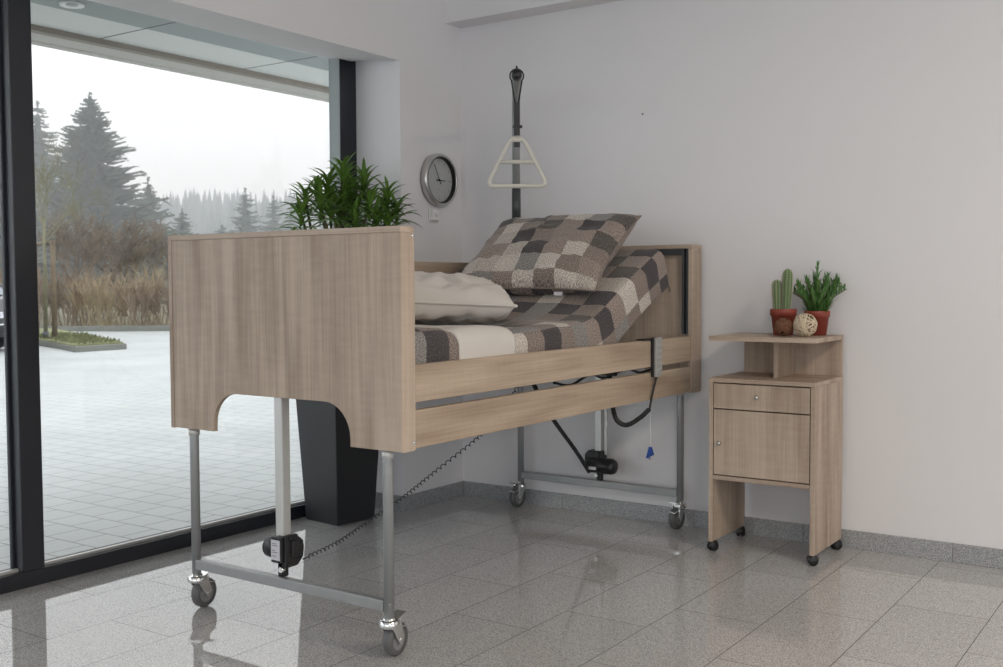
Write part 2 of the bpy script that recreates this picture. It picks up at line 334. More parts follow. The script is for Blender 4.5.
# footboard
def cutpoly(xa,xb,zb,zt,c0,c1,zc,r):
    p=[(xa,zb),(c0,zb)]
    for k in range(9):
        a=PI-k*PI/16; p.append((c0+r+r*math.cos(a),zc-r+r*math.sin(a)))
    for k in range(9):
        a=PI/2-k*PI/16; p.append((c1-r+r*math.cos(a),zc-r+r*math.sin(a)))
    p+=[(c1,zb),(xb,zb),(xb,zt),(xa,zt)]; return p
fb=MB().prism(cutpoly(X0+.0175,X1-.004,ZB+.002,ZT-.018,.543,1.147,.754,.105),YF+.0025,YF+.0185).build('footboard','woodz',bed,bevel=.0008)
MB().box(X0,X1,YF,YF+.064,ZT-.0175,ZT).build('top_cap','woodx',fb,bevel=.0012)
MB().box(X0,X0+.0165,YF,YF+.064,ZB,ZT-.018).build('edge_board','woodz',fb,bevel=.0012)
MB().box(X1-.004,X1,YF+.0025,YF+.064,ZB,ZT-.018).build('edge_board','woodz',fb,bevel=.0012)
MB().box(X0+.017,X1-.004,YF+.046,YF+.060,.78,ZT-.018).build('inner_board','woodz',fb)
for z in (1.247,.647): MB().lathe([(.0001,.004),(.004,.0035),(.006,.001),(.006,0)],(X1,YF+.056,z),16,Matrix.Rotation(PI/2,3,'Y')).build('screw','chrome',fb)
# headboard
HY=-.13; HY2=-.0285
hb=MB().prism(cutpoly(X0+.018,X1-.018,ZB+.002,ZT-.018,.543,1.133,.754,.105),-.105,-.088).build('headboard','woodz',bed)
MB().box(X0,X1,HY,HY2,ZT-.0175,ZT).build('top_cap','woodx',hb,bevel=.0012)
for s in (0,1):
    x=X0 if s==0 else X1-.0165
    MB().box(x,x+.0165,HY,HY2,ZB,ZT-.018).build('edge_board','woodz',hb,bevel=.0012)
for z in (1.253,.652): MB().lathe([(.0001,.004),(.0035,.0035),(.005,.001),(.005,0)],(X1,-.09,z),16,Matrix.Rotation(PI/2,3,'Y')).build('screw','chrome',hb)
for xa in (X1-.0475,X0+.0175):
    g=MB(); g.box(xa,xa+.009,HY,-.105,.88,ZT-.019); g.box(xa+.021,xa+.030,HY,-.105,.88,ZT-.019); g.box(xa,xa+.030,-.108,-.105,.88,ZT-.019); g.build('rail_track','darksteel',hb,bevel=.001)
MB().box(X0+.0475,X1-.0475,HY,-.105,ZT-.045,ZT-.0195).build('cross_track','darksteel',hb,bevel=.001)
for xa in (X1-.0475,X0+.0175):   # tracks on the foot end
    MB().box(xa,xa+.030,YF+.060,YF+.068,.64,ZT-.02).build('rail_track','darksteel',fb)
# side rails: lowered on the near side, raised on the far side
YR0,YR1=YF+.069,HY-.001
for (xa,xb,zs) in ((1.320,1.3435,((.6275,.7394),(.7624,.8724))),(.336,.358,((.957,1.068),(1.094,1.204)))):
    for z0,z1 in zs: MB().box(xa,xb,YR0,YR1,z0,z1).build('side_rail','woodywarm',bed,bevel=.0025)
# legs and crossbars
def caster(parent,x,y,ang,dx,dy):
    wx,wy=x+dx,y+dy; d=Vector((math.cos(ang),math.sin(ang),0)); n=Vector((-d.y,d.x,0)); c=Vector((wx,wy,.05))
    wm=Matrix((( d.x,0,n.x),(d.y,0,n.y),(0,1,0)))   # lathe axis z -> n
    root=MB(); root.lathe([(.0185,.0),(.021,.004),(.021,.020),(.0185,.026),(.015,.030)],(x,y,.096),24)
    # swivel dome over the wheel
    cs=MB()
    cs.lathe([(.017,.096),(.030,.096),(.031,.108),(.027,.116),(.018,.119)],(x,y,0),24)
    for sgn in (-1,1):
        o=n*(.0195*sgn); a=Vector((x,y,.114))-d*.024+o; b=Vector((x,y,.114))+d*.036+o; e=c+o
        q=[a,b,b-Vector((0,0,.016)),e+d*.019+Vector((0,0,.004)),e-Vector((0,0,.016)),e-d*.019+Vector((0,0,.006))]
        A=[cs.bm.verts.new(p+n*.0015) for p in q]; B=[cs.bm.verts.new(p-n*.0015) for p in q]
        cs.bm.faces.new(A); cs.bm.faces.new(B[::-1])
        for i in range(6): cs.bm.faces.new([A[i],B[i],B[(i+1)%6],A[(i+1)%6]])
    cs.tube([c-n*.024,c+n*.024],.006,12)
    ca=cs.build('caster','chrome',parent,bevel=.0008); root.build('stem_collar','chrome',ca)
    MB().lathe([(.034,-.015),(.046,-.015),(.050,-.010),(.0515,0),(.050,.010),(.046,.015),(.034,.015)],c-Vector((0,0,-.0015)),36,wm,cap=False).build('tyre','tyre',ca)
    MB().lathe([(.006,-.0135),(.012,-.0145),(.014,-.010),(.030,-.009),(.0345,-.014),(.0345,.014),(.030,.009),(.014,.010),(.012,.0145),(.006,.0135)],c-Vector((0,0,-.0015)),36,wm).build('hub','hub',ca)
    br=MB(); p0=Vector((x,y,.106))+d*.020; mt=Matrix.Translation(p0)@Matrix(((d.x,n.x,0,0),(d.y,n.y,0,0),(0,0,1,0),(0,0,0,1)))
    br.box(0,.050,-.019,.019,.006,.0100,mt@Matrix.Rotation(R(-14),4,'Y')).box(.004,.058,-.016,.016,-.017,-.0130,mt@Matrix.Rotation(R(10),4,'Y')).box(-.004,.012,-.012,.012,-.016,.008,mt)
    br.build('brake_pedal','chrome',ca,bevel=.001)
    return ca
LY=YF+.031; RYL=-.069; A_=.4299
LEGS=[(XC-A_,LY),(XC+A_,LY),(XC-A_,RYL),(XC+A_,RYL)]
for i,(x,y) in enumerate(LEGS):
    l=MB(); l.cyl((x,y,.118),(x,y,1.0),.0155,24); l=l.build('leg','steel',bed)
    MB().lathe([(.0158,.598),(.0185,.599),(.0185,.6215),(.0158,.6222)],(x,y,0),24).build('collar','alu',l)
# front wheels trail towards the head end, rear wheels too but turned outwards
caster(bed,LEGS[0][0],LEGS[0][1],R(97),-.006,.034); caster(bed,LEGS[1][0],LEGS[1][1],R(97),-.006,.034)
caster(bed,LEGS[2][0],LEGS[2][1],R(-95),-.006,-.022); caster(bed,LEGS[3][0],LEGS[3][1],R(-95),-.006,-.022)
for y in (LY,RYL): MB().box(XC-A_+.012,XC+A_-.012,y-.015,y+.015,.143,.176).build('crossbar','steel',bed,bevel=.003)
# lifting columns and motors
MB().box(.794,.829,LY-.0,LY+.036,.30,.80).build('lifting_column','alu',bed,bevel=.004)
m=MB(); m.box(.788,.834,LY-.016,LY+.045,.222,.306); m.prism([(LY-.004,.205),(LY+.050,.206),(LY+.068,.222),(LY+.076,.232),(LY+.080,.262),(LY+.074,.285),(LY+.054,.302),(LY+.05,.309),(LY-.004,.309)],.806,.842,'x')
m.prism([(LY+.02,.235),(LY+.06,.235),(LY+.07,.262),(LY+.05,.290),(LY+.02,.290)],.842,.849,'x')
m.box(.806,.830,LY-.004,LY+.022,.176,.224)
for a,z in ((.012,.216),(.062,.232),(.066,.282),(.014,.298)): m.cyl((.840,LY+a,z),(.848,LY+a,z),.0055,10)
mo=m.build('lift_motor','black',bed,bevel=.004)
MB().lathe([(.0001,-.055),(.026,-.055),(.035,-.046),(.037,-.02),(.037,0)],(.790,LY+.024,.262),28,Matrix.Rotation(PI/2,3,'Y')).build('motor_housing','black',mo)
MB().box(.791,.829,LY-.0175,LY-.0155,.232,.296).build('label_plate','label',mo)
for zz,ww in ((.284,.020),(.278,.026),(.262,.014),(.256,.024),(.244,.018)): MB().box(.796,.796+ww,LY-.0180,LY-.0176,zz,zz+.0018).build('label_print','darksteel',mo)
MB().cyl((.824,LY-.010,.200),(.824,LY+.004,.200),.009,16).build('bolt','chrome',mo)
# rear
MB().box(.838,.872,RYL-.02,RYL+.014,.30,.80).box(.884,.898,RYL-.012,RYL+.0,.30,.78).build('lifting_column','alu',bed,bevel=.003)
m=MB(); m.box(.806,.868,RYL-.035,RYL+.03,.216,.318).box(.842,.870,RYL-.012,RYL+.012,.176,.22)
m.prism([(.790,.30),(.806,.318),(.885,.320),(.885,.28),(.80,.22),(.786,.24)],RYL-.03,RYL+.02,'y'); mo=m.build('lift_motor','black',bed,bevel=.005)
MB().lathe([(.036,0),(.037,.07),(.037,.115),(.031,.13),(.018,.137),(.0001,.138)],(.822,RYL-.03,.252),28,Matrix.Rotation(PI/2,3,'Y')).build('motor_housing','black',mo)
MB().box(.828,.872,RYL-.0695,RYL-.066,.236,.250).build('label_plate','label',mo)
MB().cyl((.845,RYL-.02,.200),(.845,RYL-.008,.200),.008,16).build('bolt','chrome',mo)
# lying surface frame and back lift linkage
m=MB()
for x in (.40,1.27): m.box(x,x+.03,-2.02,-.14,.745 if 0 else .770,.800)
for y in (-1.99,-1.45,-.98,-.2): m.box(.40,1.30,y,y+.03,.772,.798)
m.build('mattress_frame','darksteel',bed,bevel=.002)
m=MB()
def beam(a,b,t):
    a=Vector(a); b=Vector(b); m.tube([a,b],t,8)
beam((1.22,-.96,.785),(1.22,-.30,1.07),.012); beam((.46,-.96,.785),(.46,-.30,1.07),.012)
for k in range(5): t=k/4; beam((.46,-.96+.66*t,.785+.285*t),(1.22,-.96+.66*t,.785+.285*t),.008)
m.build('back_lift_frame','darksteel',bed)
m=MB(); beam((.95,-1.25,.735),(.95,-.62,.745),.020); beam((.95,-.80,.74),(.95,-.50,.96),.014); beam((.60,-.62,.74),(1.24,-.62,.74),.012); beam((.7,-.35,.735),(1.25,-.22,.745),.012)
m.build('back_lift_motor','black',bed)
MB().tube(bez([(1.27,-1.15,.745),(1.24,-.98,.722),(1.25,-.85,.752),(1.23,-.70,.728),(1.25,-.55,.752),(1.24,-.4,.728),(1.26,-.25,.75)]),.005,8).build('cable','black',bed)
# coiled cable of the front motor
pth=bez([(.846,-2.005,.222),(.866,-1.858,.251),(.884,-1.728,.298),(.903,-1.575,.352),(.922,-1.41,.423),(.946,-1.175,.521),(.96,-1.03,.60),(.97,-.90,.74)],8)
MB().tube(pth[:2],.0024,6).tube(coil(pth[1:],.0058,64,10),.0019,6).build('coiled_cable','black',bed)
# cable of the rear motor
pth=bez([(.822,-.115,.222),(.83,-.16,.255),(.87,-.34,.37),(.93,-.58,.505),(.98,-.78,.63),(1.0,-.9,.75)],8)
MB().tube(coil(pth,.0062,70,8),.0042,5).tube(pth,.0055,8).build('coiled_cable','black',bed)
# hand control hanging on the rail with its cable and blue tag
hc=empty('hand_control',(1.357,-.485,.72)); tag(hc,'grey bed hand control hooked over the oak side rail with its coiled cable','remote control')
MB().box(1.3445,1.3585,-.520,-.462,.722,.884).build('back_shell','black',hc,bevel=.004)
fc=MB().box(1.3585,1.371,-.517,-.465,.722,.884).build('front_shell','handset',hc,bevel=.003)
for k in range(5):
    for s in (0,1): MB().box(1.371,1.3725,-.511+.024*s,-.495+.024*s,.748+.025*k,.760+.025*k).build('key','key',fc,bevel=.0005)
MB().box(1.310,1.352,-.585,-.470,.874,.879).box(1.310,1.314,-.54,-.48,.83,.876).build('hook','black',hc,bevel=.001)
pth=bez([(1.358,-.49,.722),(1.356,-.505,.69),(1.352,-.53,.625),(1.350,-.54,.590)],8); MB().tube(pth,.0045,8).build('cable','black',hc)
pth=bez([(1.350,-.543,.592),(1.335,-.59,.563),(1.31,-.655,.538),(1.29,-.700,.556),(1.28,-.718,.60),(1.278,-.722,.65),(1.27,-.73,.74)],8)
MB().tube(coil(pth,.0062,52,9),.0042,6).tube(pth,.0052,8).build('coiled_cable','black',hc)
t=MB().tube([(1.352,-.536,.59),(1.352,-.535,.430)],.0012,6).build('tag_cord','alu',hc)
MB().prism([(-.565,.394),(-.507,.402),(-.528,.437),(-.540,.437)],1.346,1.356,'x').build('blue_tag','blue',hc,bevel=.001)
MB().lathe([(.0001,-.006),(.005,-.004),(.006,0),(.005,.004),(.0001,.006)],(1.352,-.541,.390),12).build('tag_bead','carglass',hc)
# ------------------------------------------------------------------ lifting pole with triangle grip
lp=empty('lifting_pole',(.40,-.075,.6)); tag(lp,'dark grey lifting pole rising from the head end with a white triangle grip','lifting pole')
px,py=.441,-.150
arm=[(px,py,.80),(px,py,1.55),(px,py,1.882)]
ad=Vector((.560,-.828,0)).normalized()
P0=Vector((px,py,1.882))
for k in range(1,9):
    a=k*PI/16; P=P0+ad*(.10*(1-math.cos(a)))+Vector((0,0,.10*math.sin(a))); arm.append(tuple(P))
E0=P0+ad*.10+Vector((0,0,.10)); E1=E0+ad*.52+Vector((0,0,.005)); arm.append(tuple(E1))
MB().tube(arm[:2],.0205,20).build('pole','steel',lp)
MB().tube([(px,py,1.40),(px,py,1.56)],.0215,20).build('sleeve','darksteel',lp)
MB().tube(arm[1:],.0190,20).build('arm','steel',lp)
dm=Matrix((( ad.y,0,ad.x),(-ad.x,0,ad.y),(0,1,0)))
MB().lathe([(.0190,-.03),(.023,-.028),(.021,.012),(.015,.018),(.0001,.019)],E1,24,dm).tube([E1+Vector((0,0,.018)),E1+Vector((0,0,.036))],[.006,.003],10).build('end_cap','black',lp)
# strap loop over the arm
side=Vector((-ad.y,ad.x,0)); C0=E1-ad*.035
lo=[]; 
for k in range(17):
    a=-R(40)+k*(PI+R(80))/16; lo.append(C0+side*(.029*math.cos(a))+Vector((0,0,.029*math.sin(a))))
bot=C0-Vector((0,0,.125)); lo=[bot+side*.006]+lo+[bot-side*.006]
MB().tube(lo,.0035,8).build('strap_loop','black',lp)
mt=Matrix.Translation(bot)@Matrix(((side.x,-ad.x*-1,0,0),(side.y,-ad.y*-1,0,0),(0,0,1,0),(0,0,0,1)))
MB().box(-.013,.013,-.004,.004,-.175,.012,mt).box(-.017,.023,-.006,.006,-.095,-.083,mt).build('strap','black',lp,bevel=.001)
TR=bot-Vector((0,0,.150))
def tri(pts): return [TR+side*a+Vector((0,0,b)) for a,b in pts]
out=[(-.025,.0),(.025,0)]
def roundpoly(P,r,n=5):
    o=[]
    for i in range(len(P)):
        a,b,c=Vector(P[i-1]),Vector(P[i]),Vector(P[(i+1)%len(P)]); u=(a-b).normalized(); v=(c-b).normalized()
        for k in range(n+1):
            t=k/n; o.append(tuple((b+u*r)*(1-t)**2+b*2*t*(1-t)+(b+v*r)*t*t))
    return o
rp=roundpoly([(-.024,.016),(.024,.016),(.130,-.190),(-.130,-.190)],.034)
rp.append(rp[0]); g=MB().tube(tri(rp),.0092,12,cap=False); g.tube(tri([(-.074,-.088),(.074,-.088)]),.0085,12); g.tube(tri([(-.024,.012),(-.012,.004),(.012,.004),(.024,.012)]),.0095,12)
g.build('triangle_grip','white',lp)
# ------------------------------------------------------------------ bedding
HA=R(24); HYS=-.97; ZBASE=.800; L1=1.04; L2=.760
Yst=HYS-L1
def mpt(s,h):
    """point of the lying surface: s along the bed from the foot end, h height above the base; the hinge is rounded"""
    rr=.35; s0=L1-rr/2*1.0
    if s<=L1-rr/2: return (Yst+s,ZBASE+h, 0.0)
    # rounded part
    th=min(1,(s-(L1-rr/2))/rr)*HA; Rr=rr/HA; yc=Yst+L1-rr/2; 
    y=yc+Rr*math.sin(th); z=ZBASE+Rr*(1-math.cos(th))
    if s>L1+rr/2: y+=(s-L1-rr/2)*math.cos(HA); z+=(s-L1-rr/2)*math.sin(HA)
    return (y-h*math.sin(th),z+h*math.cos(th),th)
mt_=MB(); n=40; secs=[]
for i in range(n+1):
    s=.02+(L1+L2-.02)*i/n; a=[]
    for x,h in ((.385,0),(1.288,0),(1.288,.12),(.385,.12)):
        y,z,_=mpt(s,h); a.append(mt_.bm.verts.new((x,y,z)))
    secs.append(a)
for i in range(n):
    for k in range(4): mt_.bm.faces.new([secs[i][k],secs[i][(k+1)%4],secs[i+1][(k+1)%4],secs[i+1][k]])
mt_.bm.faces.new(secs[0][::-1]); mt_.bm.faces.new(secs[-1])
mattress=mt_.build('mattress','mattress',bevel=.015); tag(mattress,'white mattress under the patchwork cover, its head end raised','mattress')
XL,XR=.395,1.285
def drape(a,b,off,r=.045):
    """a across from centre, b along; excess hangs down the sides and the head end"""
    hw=(XR-XL)/2-.012; lb=L1+L2-.03
    oa=max(0,abs(a)-hw); ob=max(0,b-lb); d=math.hypot(oa,ob); ca=max(-hw,min(hw,a)); cb=min(b,lb)
    if d>1e-9: da,db=oa/d*(1 if a>0 else -1),ob/d
    else: da=db=0
    th=min(d/r,PI/2); out=r*math.sin(th); dn=r*(1-math.cos(th))+max(0,d-r*PI/2)
    ns=noise.noise(Vector((a*3,b*3,7)))*.012+noise.noise(Vector((a*9,b*9,3)))*.005
    h=.12+off+ns-dn; x=(XL+XR)/2+ca+da*(out-.002+ns*.7)
    y,z,th=mpt(cb+db*0,h); 
    y+=db*out*math.cos(th); z+=db*out*math.sin(th)
    return (x,y,z)
def cover_f(u,v):
    a=-.62+1.24*u; b=-.015+(L1+L2+.115)*v
    off=.020
    if b<.225: 
        t=max(0,b)/.225; off+=.030*math.sqrt(max(0,1-t**6))
    off+=.018*max(0,1-abs(b-.98)/.25)*(1 if a>.2 else .4)*.6
    off+=.016*max(0,min(1,(b-1.25)/.3))
    # soft puffiness
    off+=.010*math.cos(a*2.6)
    return drape(a,b,off)
cover=surf('bed_cover',110,170,cover_f,lambda u,v:(-.62+1.24*u+5,.03+(L1+L2+.04)*v),'patchB',thick=.008)
tag(cover,'brown and cream patchwork bed cover laid over the whole mattress','bed cover')
def band_f(u,v):
    a=-.60+1.20*u; b=.205+.315*v+.03*math.sin(a*3)*.5
    off=.031+.010*math.cos(a*2.6)+.012*math.sqrt(max(0,1-(2*v-1)**4)); return drape(a,b,off,.05)
band=surf('folded_sheet',90,26,band_f,lambda u,v:(u,v),'linen',thick=.006)
tag(band,'plain cream sheet folded in a band across the patchwork cover','sheet')
def pillow(name,c,ux,uy,w,h,T,m,seed,label,sag=0,wr=1):
    ux=Vector(ux).normalized(); nrm=ux.cross(Vector(uy)).normalized(); uy=nrm.cross(ux).normalized(); c=Vector(c)
    bm=bmesh.new(); uvl=bm.loops.layers.uv.new('UVMap'); n=46
    def P(i,j,s):
        u=2*i/n-1; v=2*j/n-1
        e=(max(0,1-abs(u)**2.6)*max(0,1-abs(v)**2.6))**.42
        # sides pulled in between pointed corners
        px_=u*w/2*(1-.075*(1-v*v)**1.0); py_=v*h/2*(1-.085*(1-u*u)**1.0)
        k=noise.noise(Vector((u*2.2+seed,v*2.2,s*3)))*.018+noise.noise(Vector((u*6+seed,v*6,s)))*.007*wr+noise.noise(Vector(((u+v)*9+seed,(u-v)*2.5,s)))*.006*wr
        edge=min(1,(1-max(abs(u),abs(v)))*9)
        rad=noise.noise(Vector((math.atan2(v,u)*5,seed,s*2)))*.010*min(1,(1-max(abs(u),abs(v)))*4)*max(abs(u),abs(v))
        t=s*T/2*e*(1+0)+ (k+rad)*edge
        return c+ux*px_+uy*py_+nrm*(t-sag*(u*u)*.02-sag*.05*max(0,abs(u*v))**2)
    grids={}
    for s in (1,-1):
        V=[[None]*(n+1) for _ in range(n+1)]
        for i in range(n+1):
            for j in range(n+1):
                if s==-1 and (i in(0,n) or j in (0,n)): V[i][j]=grids[1][i][j]
                else: V[i][j]=bm.verts.new(P(i,j,s))
        grids[s]=V
        for i in range(n):
            for j in range(n):
                idx=[(i,j),(i+1,j),(i+1,j+1),(i,j+1)]
                if s==-1: idx=idx[::-1]
                f=bm.faces.new([V[a][b] for a,b in idx]); f.smooth=True
                for lp,(a,b) in zip(f.loops,idx): lp[uvl].uv=((a/n-.5)*w+2+(0 if s==1 else .9),(b/n-.5)*h+2)
    me=bpy.data.meshes.new(name); bm.to_mesh(me); bm.free(); me.materials.append(M_[m]); o=bpy.data.objects.new(name,me); col.objects.link(o)
    ed=[(i,0) for i in range(n)]+[(n,j) for j in range(n)]+[(i,n) for i in range(n,0,-1)]+[(0,j) for j in range(n,0,-1)]
    pp_=[P(i,j,1) for i,j in ed]; pp_.append(pp_[0]); q=MB().tube(pp_,.0032*wr,8,cap=False); q.build('piping',m,o)
    o['label']=label; o['category']='pillow'; return o
pl=pillow('pillow',(.893,-.605,1.232),(.62,.055,.005),(-.03,.47,.31),.675,.575,.175,'patchA',2.3,'patchwork pillow in brown, cream and charcoal leaning on the raised head end')
MB().box(-.018,.018,-.0006,.0006,-.006,.008,Matrix.Translation((1.10,-.842,1.065))@Matrix.Rotation(R(8),4,'Z')).build('care_label','label',pl)
pc=pillow('pillow',(.838,-1.33,1.050),(.56,.42,-.03),(-.42,.56,.02),.62,.56,.19,'linen',8.1,'plain cream pillow lying flat behind the footboard',wr=1.8)
# ------------------------------------------------------------------ potted plant
def leaf(mb,base,d,up,L,W,droop,segs=6,fold=.25):
    d=d.normalized(); side=d.cross(Vector((0,0,1))); side=side.normalized() if side.length>1e-3 else Vector((1,0,0))
    prev=None; p=Vector(base); dirn=(d*math.cos(up)+Vector((0,0,math.sin(up)))).normalized(); ang=up
    for i in range(segs+1):
        t=i/segs; wd=W*math.sin(PI*min(1,(.12+.88*t)))**.7*(1 if t<.97 else .15)
        nrm=side.cross(Vector((d.x*math.cos(ang),d.y*math.cos(ang),math.sin(ang))))
        row=[mb.bm.verts.new(p-side*wd/2+nrm*wd*fold),mb.bm.verts.new(p),mb.bm.verts.new(p+side*wd/2+nrm*wd*fold)]
        if prev:
            for k in range(2):
                f=mb.bm.faces.new([prev[k],prev[k+1],row[k+1],row[k]]); f.smooth=True
        prev=row; ang-=droop/segs; p=p+Vector((d.x*math.cos(ang),d.y*math.cos(ang),math.sin(ang)))*(L/segs)
rnd=random.Random(5)
pp=empty('potted_plant',(-.125,-.80,0)); tag(pp,'bushy green indoor plant in a tall black square planter by the window','plant')
PC=Vector((-.150,-.771,0)); e1=Vector((.994,-.11,0)).normalized(); e2=Vector((-.228*.225,.222*.9,0)).normalized(); e2=Vector((-e1.y,e1.x,0))
def ring(z,h,mb): return [mb.bm.verts.new(PC+e1*a*h+e2*b*h+Vector((0,0,z))) for a,b in ((-1,-1),(1,-1),(1,1),(-1,1))]
b=MB(); rs=[ring(0.001,.114,b),ring(.90,.160,b),ring(.90,.148,b),ring(.84,.146,b)]
for i in range(3):
    for k in range(4): b.bm.faces.new([rs[i][k],rs[i][(k+1)%4],rs[i+1][(k+1)%4],rs[i+1][k]])
b.bm.faces.new(rs[0][::-1]); b.bm.faces.new(rs[3]); b.build('planter','blackmatt',pp,bevel=.004)
b=MB(); q=ring(.845,.143,b); q2=ring(.870,.145,b)
for k in range(4): b.bm.faces.new([q[k],q[(k+1)%4],q2[(k+1)%4],q2[k]])
b.bm.faces.new(q2); b.build('soil','soil',pp)
st=MB(); lf=MB()
view=Vector((.57,-.82,0)); right=Vector((.823,.567,0))
heads=[]
for hx,hy in ((344,168),(329,178),(365,178),(389,190),(309,194),(338,205),(324,202),(378,212),(351,184),(320,188),(398,204),(357,212),(306,212),(372,200),(390,216),(344,196),(333,202)):
    heads.append(((hx-343)*.0045+.026,rnd.uniform(-.07,.09),1.364+(226-hy)*.0046))
for i,(a,bb,z) in enumerate(heads):
    q=PC+(right*a if a>0 else Vector((a*.2,a*1.47,0)))-view*bb*.6; q.x=max(q.x,-.225); top=Vector((q.x,q.y,z)); base=PC+Vector(((rnd.random()-.5)*.14,(rnd.random()-.5)*.14,.86))
    mid=base.lerp(top,.5)+Vector((0,0,.04)); st.tube(bez([base,mid,top],5),.006,6)
    nl=27
    for k in range(nl):
        t=k/nl; az=k*2.399+i; h=top+Vector((0,0,-.09*(1-t))); L=(.098+.048*rnd.random())*(1.05-.1*t); upa=R(24+58*t+rnd.uniform(-8,8)); cxd=math.cos(az)
        if h.x+L*cxd*.9<-.295: cxd=abs(cxd)
        if h.x+L*cxd*1.0>-.02 and h.y>-.52: cxd=cxd
        leaf(lf,h,Vector((cxd,math.sin(az),0)),upa,L,.0165+.005*rnd.random(),R(50+rnd.uniform(-20,30)))
st.build('stems','stem',pp); lf.build('foliage','leaf',pp,fix=False)
# ------------------------------------------------------------------ wall clock and thermostat
ck=empty('wall_clock',(0,-.205,1.62)); tag(ck,'round brushed metal wall clock with a grey dial in the corner','clock')
ROT=Matrix.Rotation(PI/2,3,'Y'); CC=(0.0005,-.212,1.622)
MB().lathe([(.118,.0),(.131,.002),(.132,.030),(.128,.040),(.121,.042),(.116,.040),(.112,.020),(.110,.0155)],CC,64,ROT,cap=False).build('rim','brushed',ck)
MB().lathe([(.0001,.0172),(.112,.0172)],CC,64,ROT,cap=False).build('dial','dial',ck)
MB().lathe([(.1165,.0395),(.1125,.018),(.1085,.0178),(.1135,.0398)],CC,64,ROT,cap=False).build('rim_shadow_ring','black',ck)  # black ring paints the shadow inside the rim around the dial
tk=MB()
for k in range(12):
    a=k*PI/6; d=Vector((0,math.sin(a),math.cos(a))); s=Vector((0,math.cos(a),-math.sin(a))); c=Vector(CC); l=.022 if k%3==0 else .014
    p=c+Vector((.0176,0,0))+d*(.102-l); q=c+Vector((.0176,0,0))+d*.102
    tk=MB(); tk.quad(p-s*.0012,p+s*.0012,q+s*.0012,q-s*.0012); tk.build('hour_mark','darksteel',ck,fix=False)
tk=MB(); tk.box(CC[0]+.0173,CC[0]+.0177,CC[1]-.016,CC[1]+.010,CC[2]+.050,CC[2]+.0535)
tk=MB(); tk.box(CC[0]+.0173,CC[0]+.0177,CC[1]-.010,CC[1]+.004,CC[2]-.048,CC[2]-.046); tk.build('dial_print','darksteel',ck)
def hand(name,ang,L,back,w,dx):
    d=Vector((0,math.sin(ang),math.cos(ang))); s=Vector((0,math.cos(ang),-math.sin(ang))); c=Vector(CC)+Vector((dx,0,0)); h=MB()
    P=[c-d*back-s*w,c-d*back+s*w,c+d*L+s*w*.6,c+d*L-s*w*.6]; A=[h.bm.verts.new(p) for p in P]; B=[h.bm.verts.new(p+Vector((.0012,0,0))) for p in P]
    h.bm.faces.new(A);h.bm.faces.new(B[::-1])
    for i in range(4): h.bm.faces.new([A[i],B[i],B[(i+1)%4],A[(i+1)%4]])
    h.build(name,'black',ck)
hand('hour_hand',R(91),.052,.022,.0028,.0195); hand('minute_hand',R(-28),.088,.022,.0020,.0225)
MB().lathe([(.005,.0172),(.005,.026),(.0001,.027)],CC,16,ROT).build('hand_pivot','black',ck)
th=empty('room_thermostat',(0,-.238,1.45)); tag(th,'small white wall thermostat directly under the round clock','thermostat')
MB().box(0.0005,.010,-.278,-.206,1.412,1.484).build('plate','ceil',th,bevel=.003)
MB().box(.010,.024,-.270,-.214,1.420,1.476).build('cover','ceil',th,bevel=.004)
MB().lathe([(.014,0),(.013,.006),(.0001,.0065)],(.024,-.242,1.452),24,ROT).build('dial','ceil',th)
MB().lathe([(.0045,0),(.004,.002),(.0001,.0022)],(1.041,0,1.882),12,Matrix.Rotation(PI/2,3,'X')).build('wall_plug','darksteel')
tag(bpy.data.objects['wall_plug'],'tiny dark wall plug in the white wall above the bed','wall plug')
# ------------------------------------------------------------------ bedside cabinet
NX0,NX1,NY0,NY1=1.540,1.980,-.382,-.030
ns=empty('bedside_cabinet',(1.756,-.195,0)); tag(ns,'oak bedside cabinet on black casters with drawer, door and raised shelf','cabinet')
for x in (NX0,NX1-.018): MB().box(x,x+.018,NY0,NY1,.042,.7005).build('side_panel','woodz',ns,bevel=.001)
MB().box(NX0,NX1,NY0,NY1,.701,.7185).build('top_panel','woodx',ns,bevel=.001)
MB().box(NX0+.0185,NX1-.0185,NY0,NY1,.302,.319).build('bottom_panel','woodx',ns,bevel=.0008)
MB().box(NX0+.0185,NX1-.0185,NY1-.012,NY1,.3195,.7005).build('back_panel','woodz',ns)
d=MB().box(NX0+.022,NX1-.022,NY0+.001,NY0+.019,.595,.696).build('drawer','woodx' if 0 else 'woodz',ns,bevel=.001)
def knob(p,par): MB().lathe([(.004,0),(.004,.010),(.0085,.014),(.009,.020),(.006,.024),(.0001,.025)],p,20,Matrix.Rotation(PI/2,3,'X')).build('knob','brushed',par)
knob((1.748,NY0+.001,.650),d)
d2=MB().box(NX0+.022,NX1-.022,NY0+.001,NY0+.019,.3235,.590).build('door','woodz',ns,bevel=.001); knob((1.590,NY0+.001,.455),d2)
MB().box(NX0+.018,NX1-.001,NY1-.017,NY1-.001,.719,.8700).build('shelf_back','woodz',ns,bevel=.0008)
MB().box(1.768,1.785,-.262,NY1-.0175,.719,.8700).build('shelf_divider','woodz',ns,bevel=.0008)
MB().box(NX0-.003,NX1,NY0-.0,NY1,.8705,.889).build('raised_shelf','woodx',ns,bevel=.001)
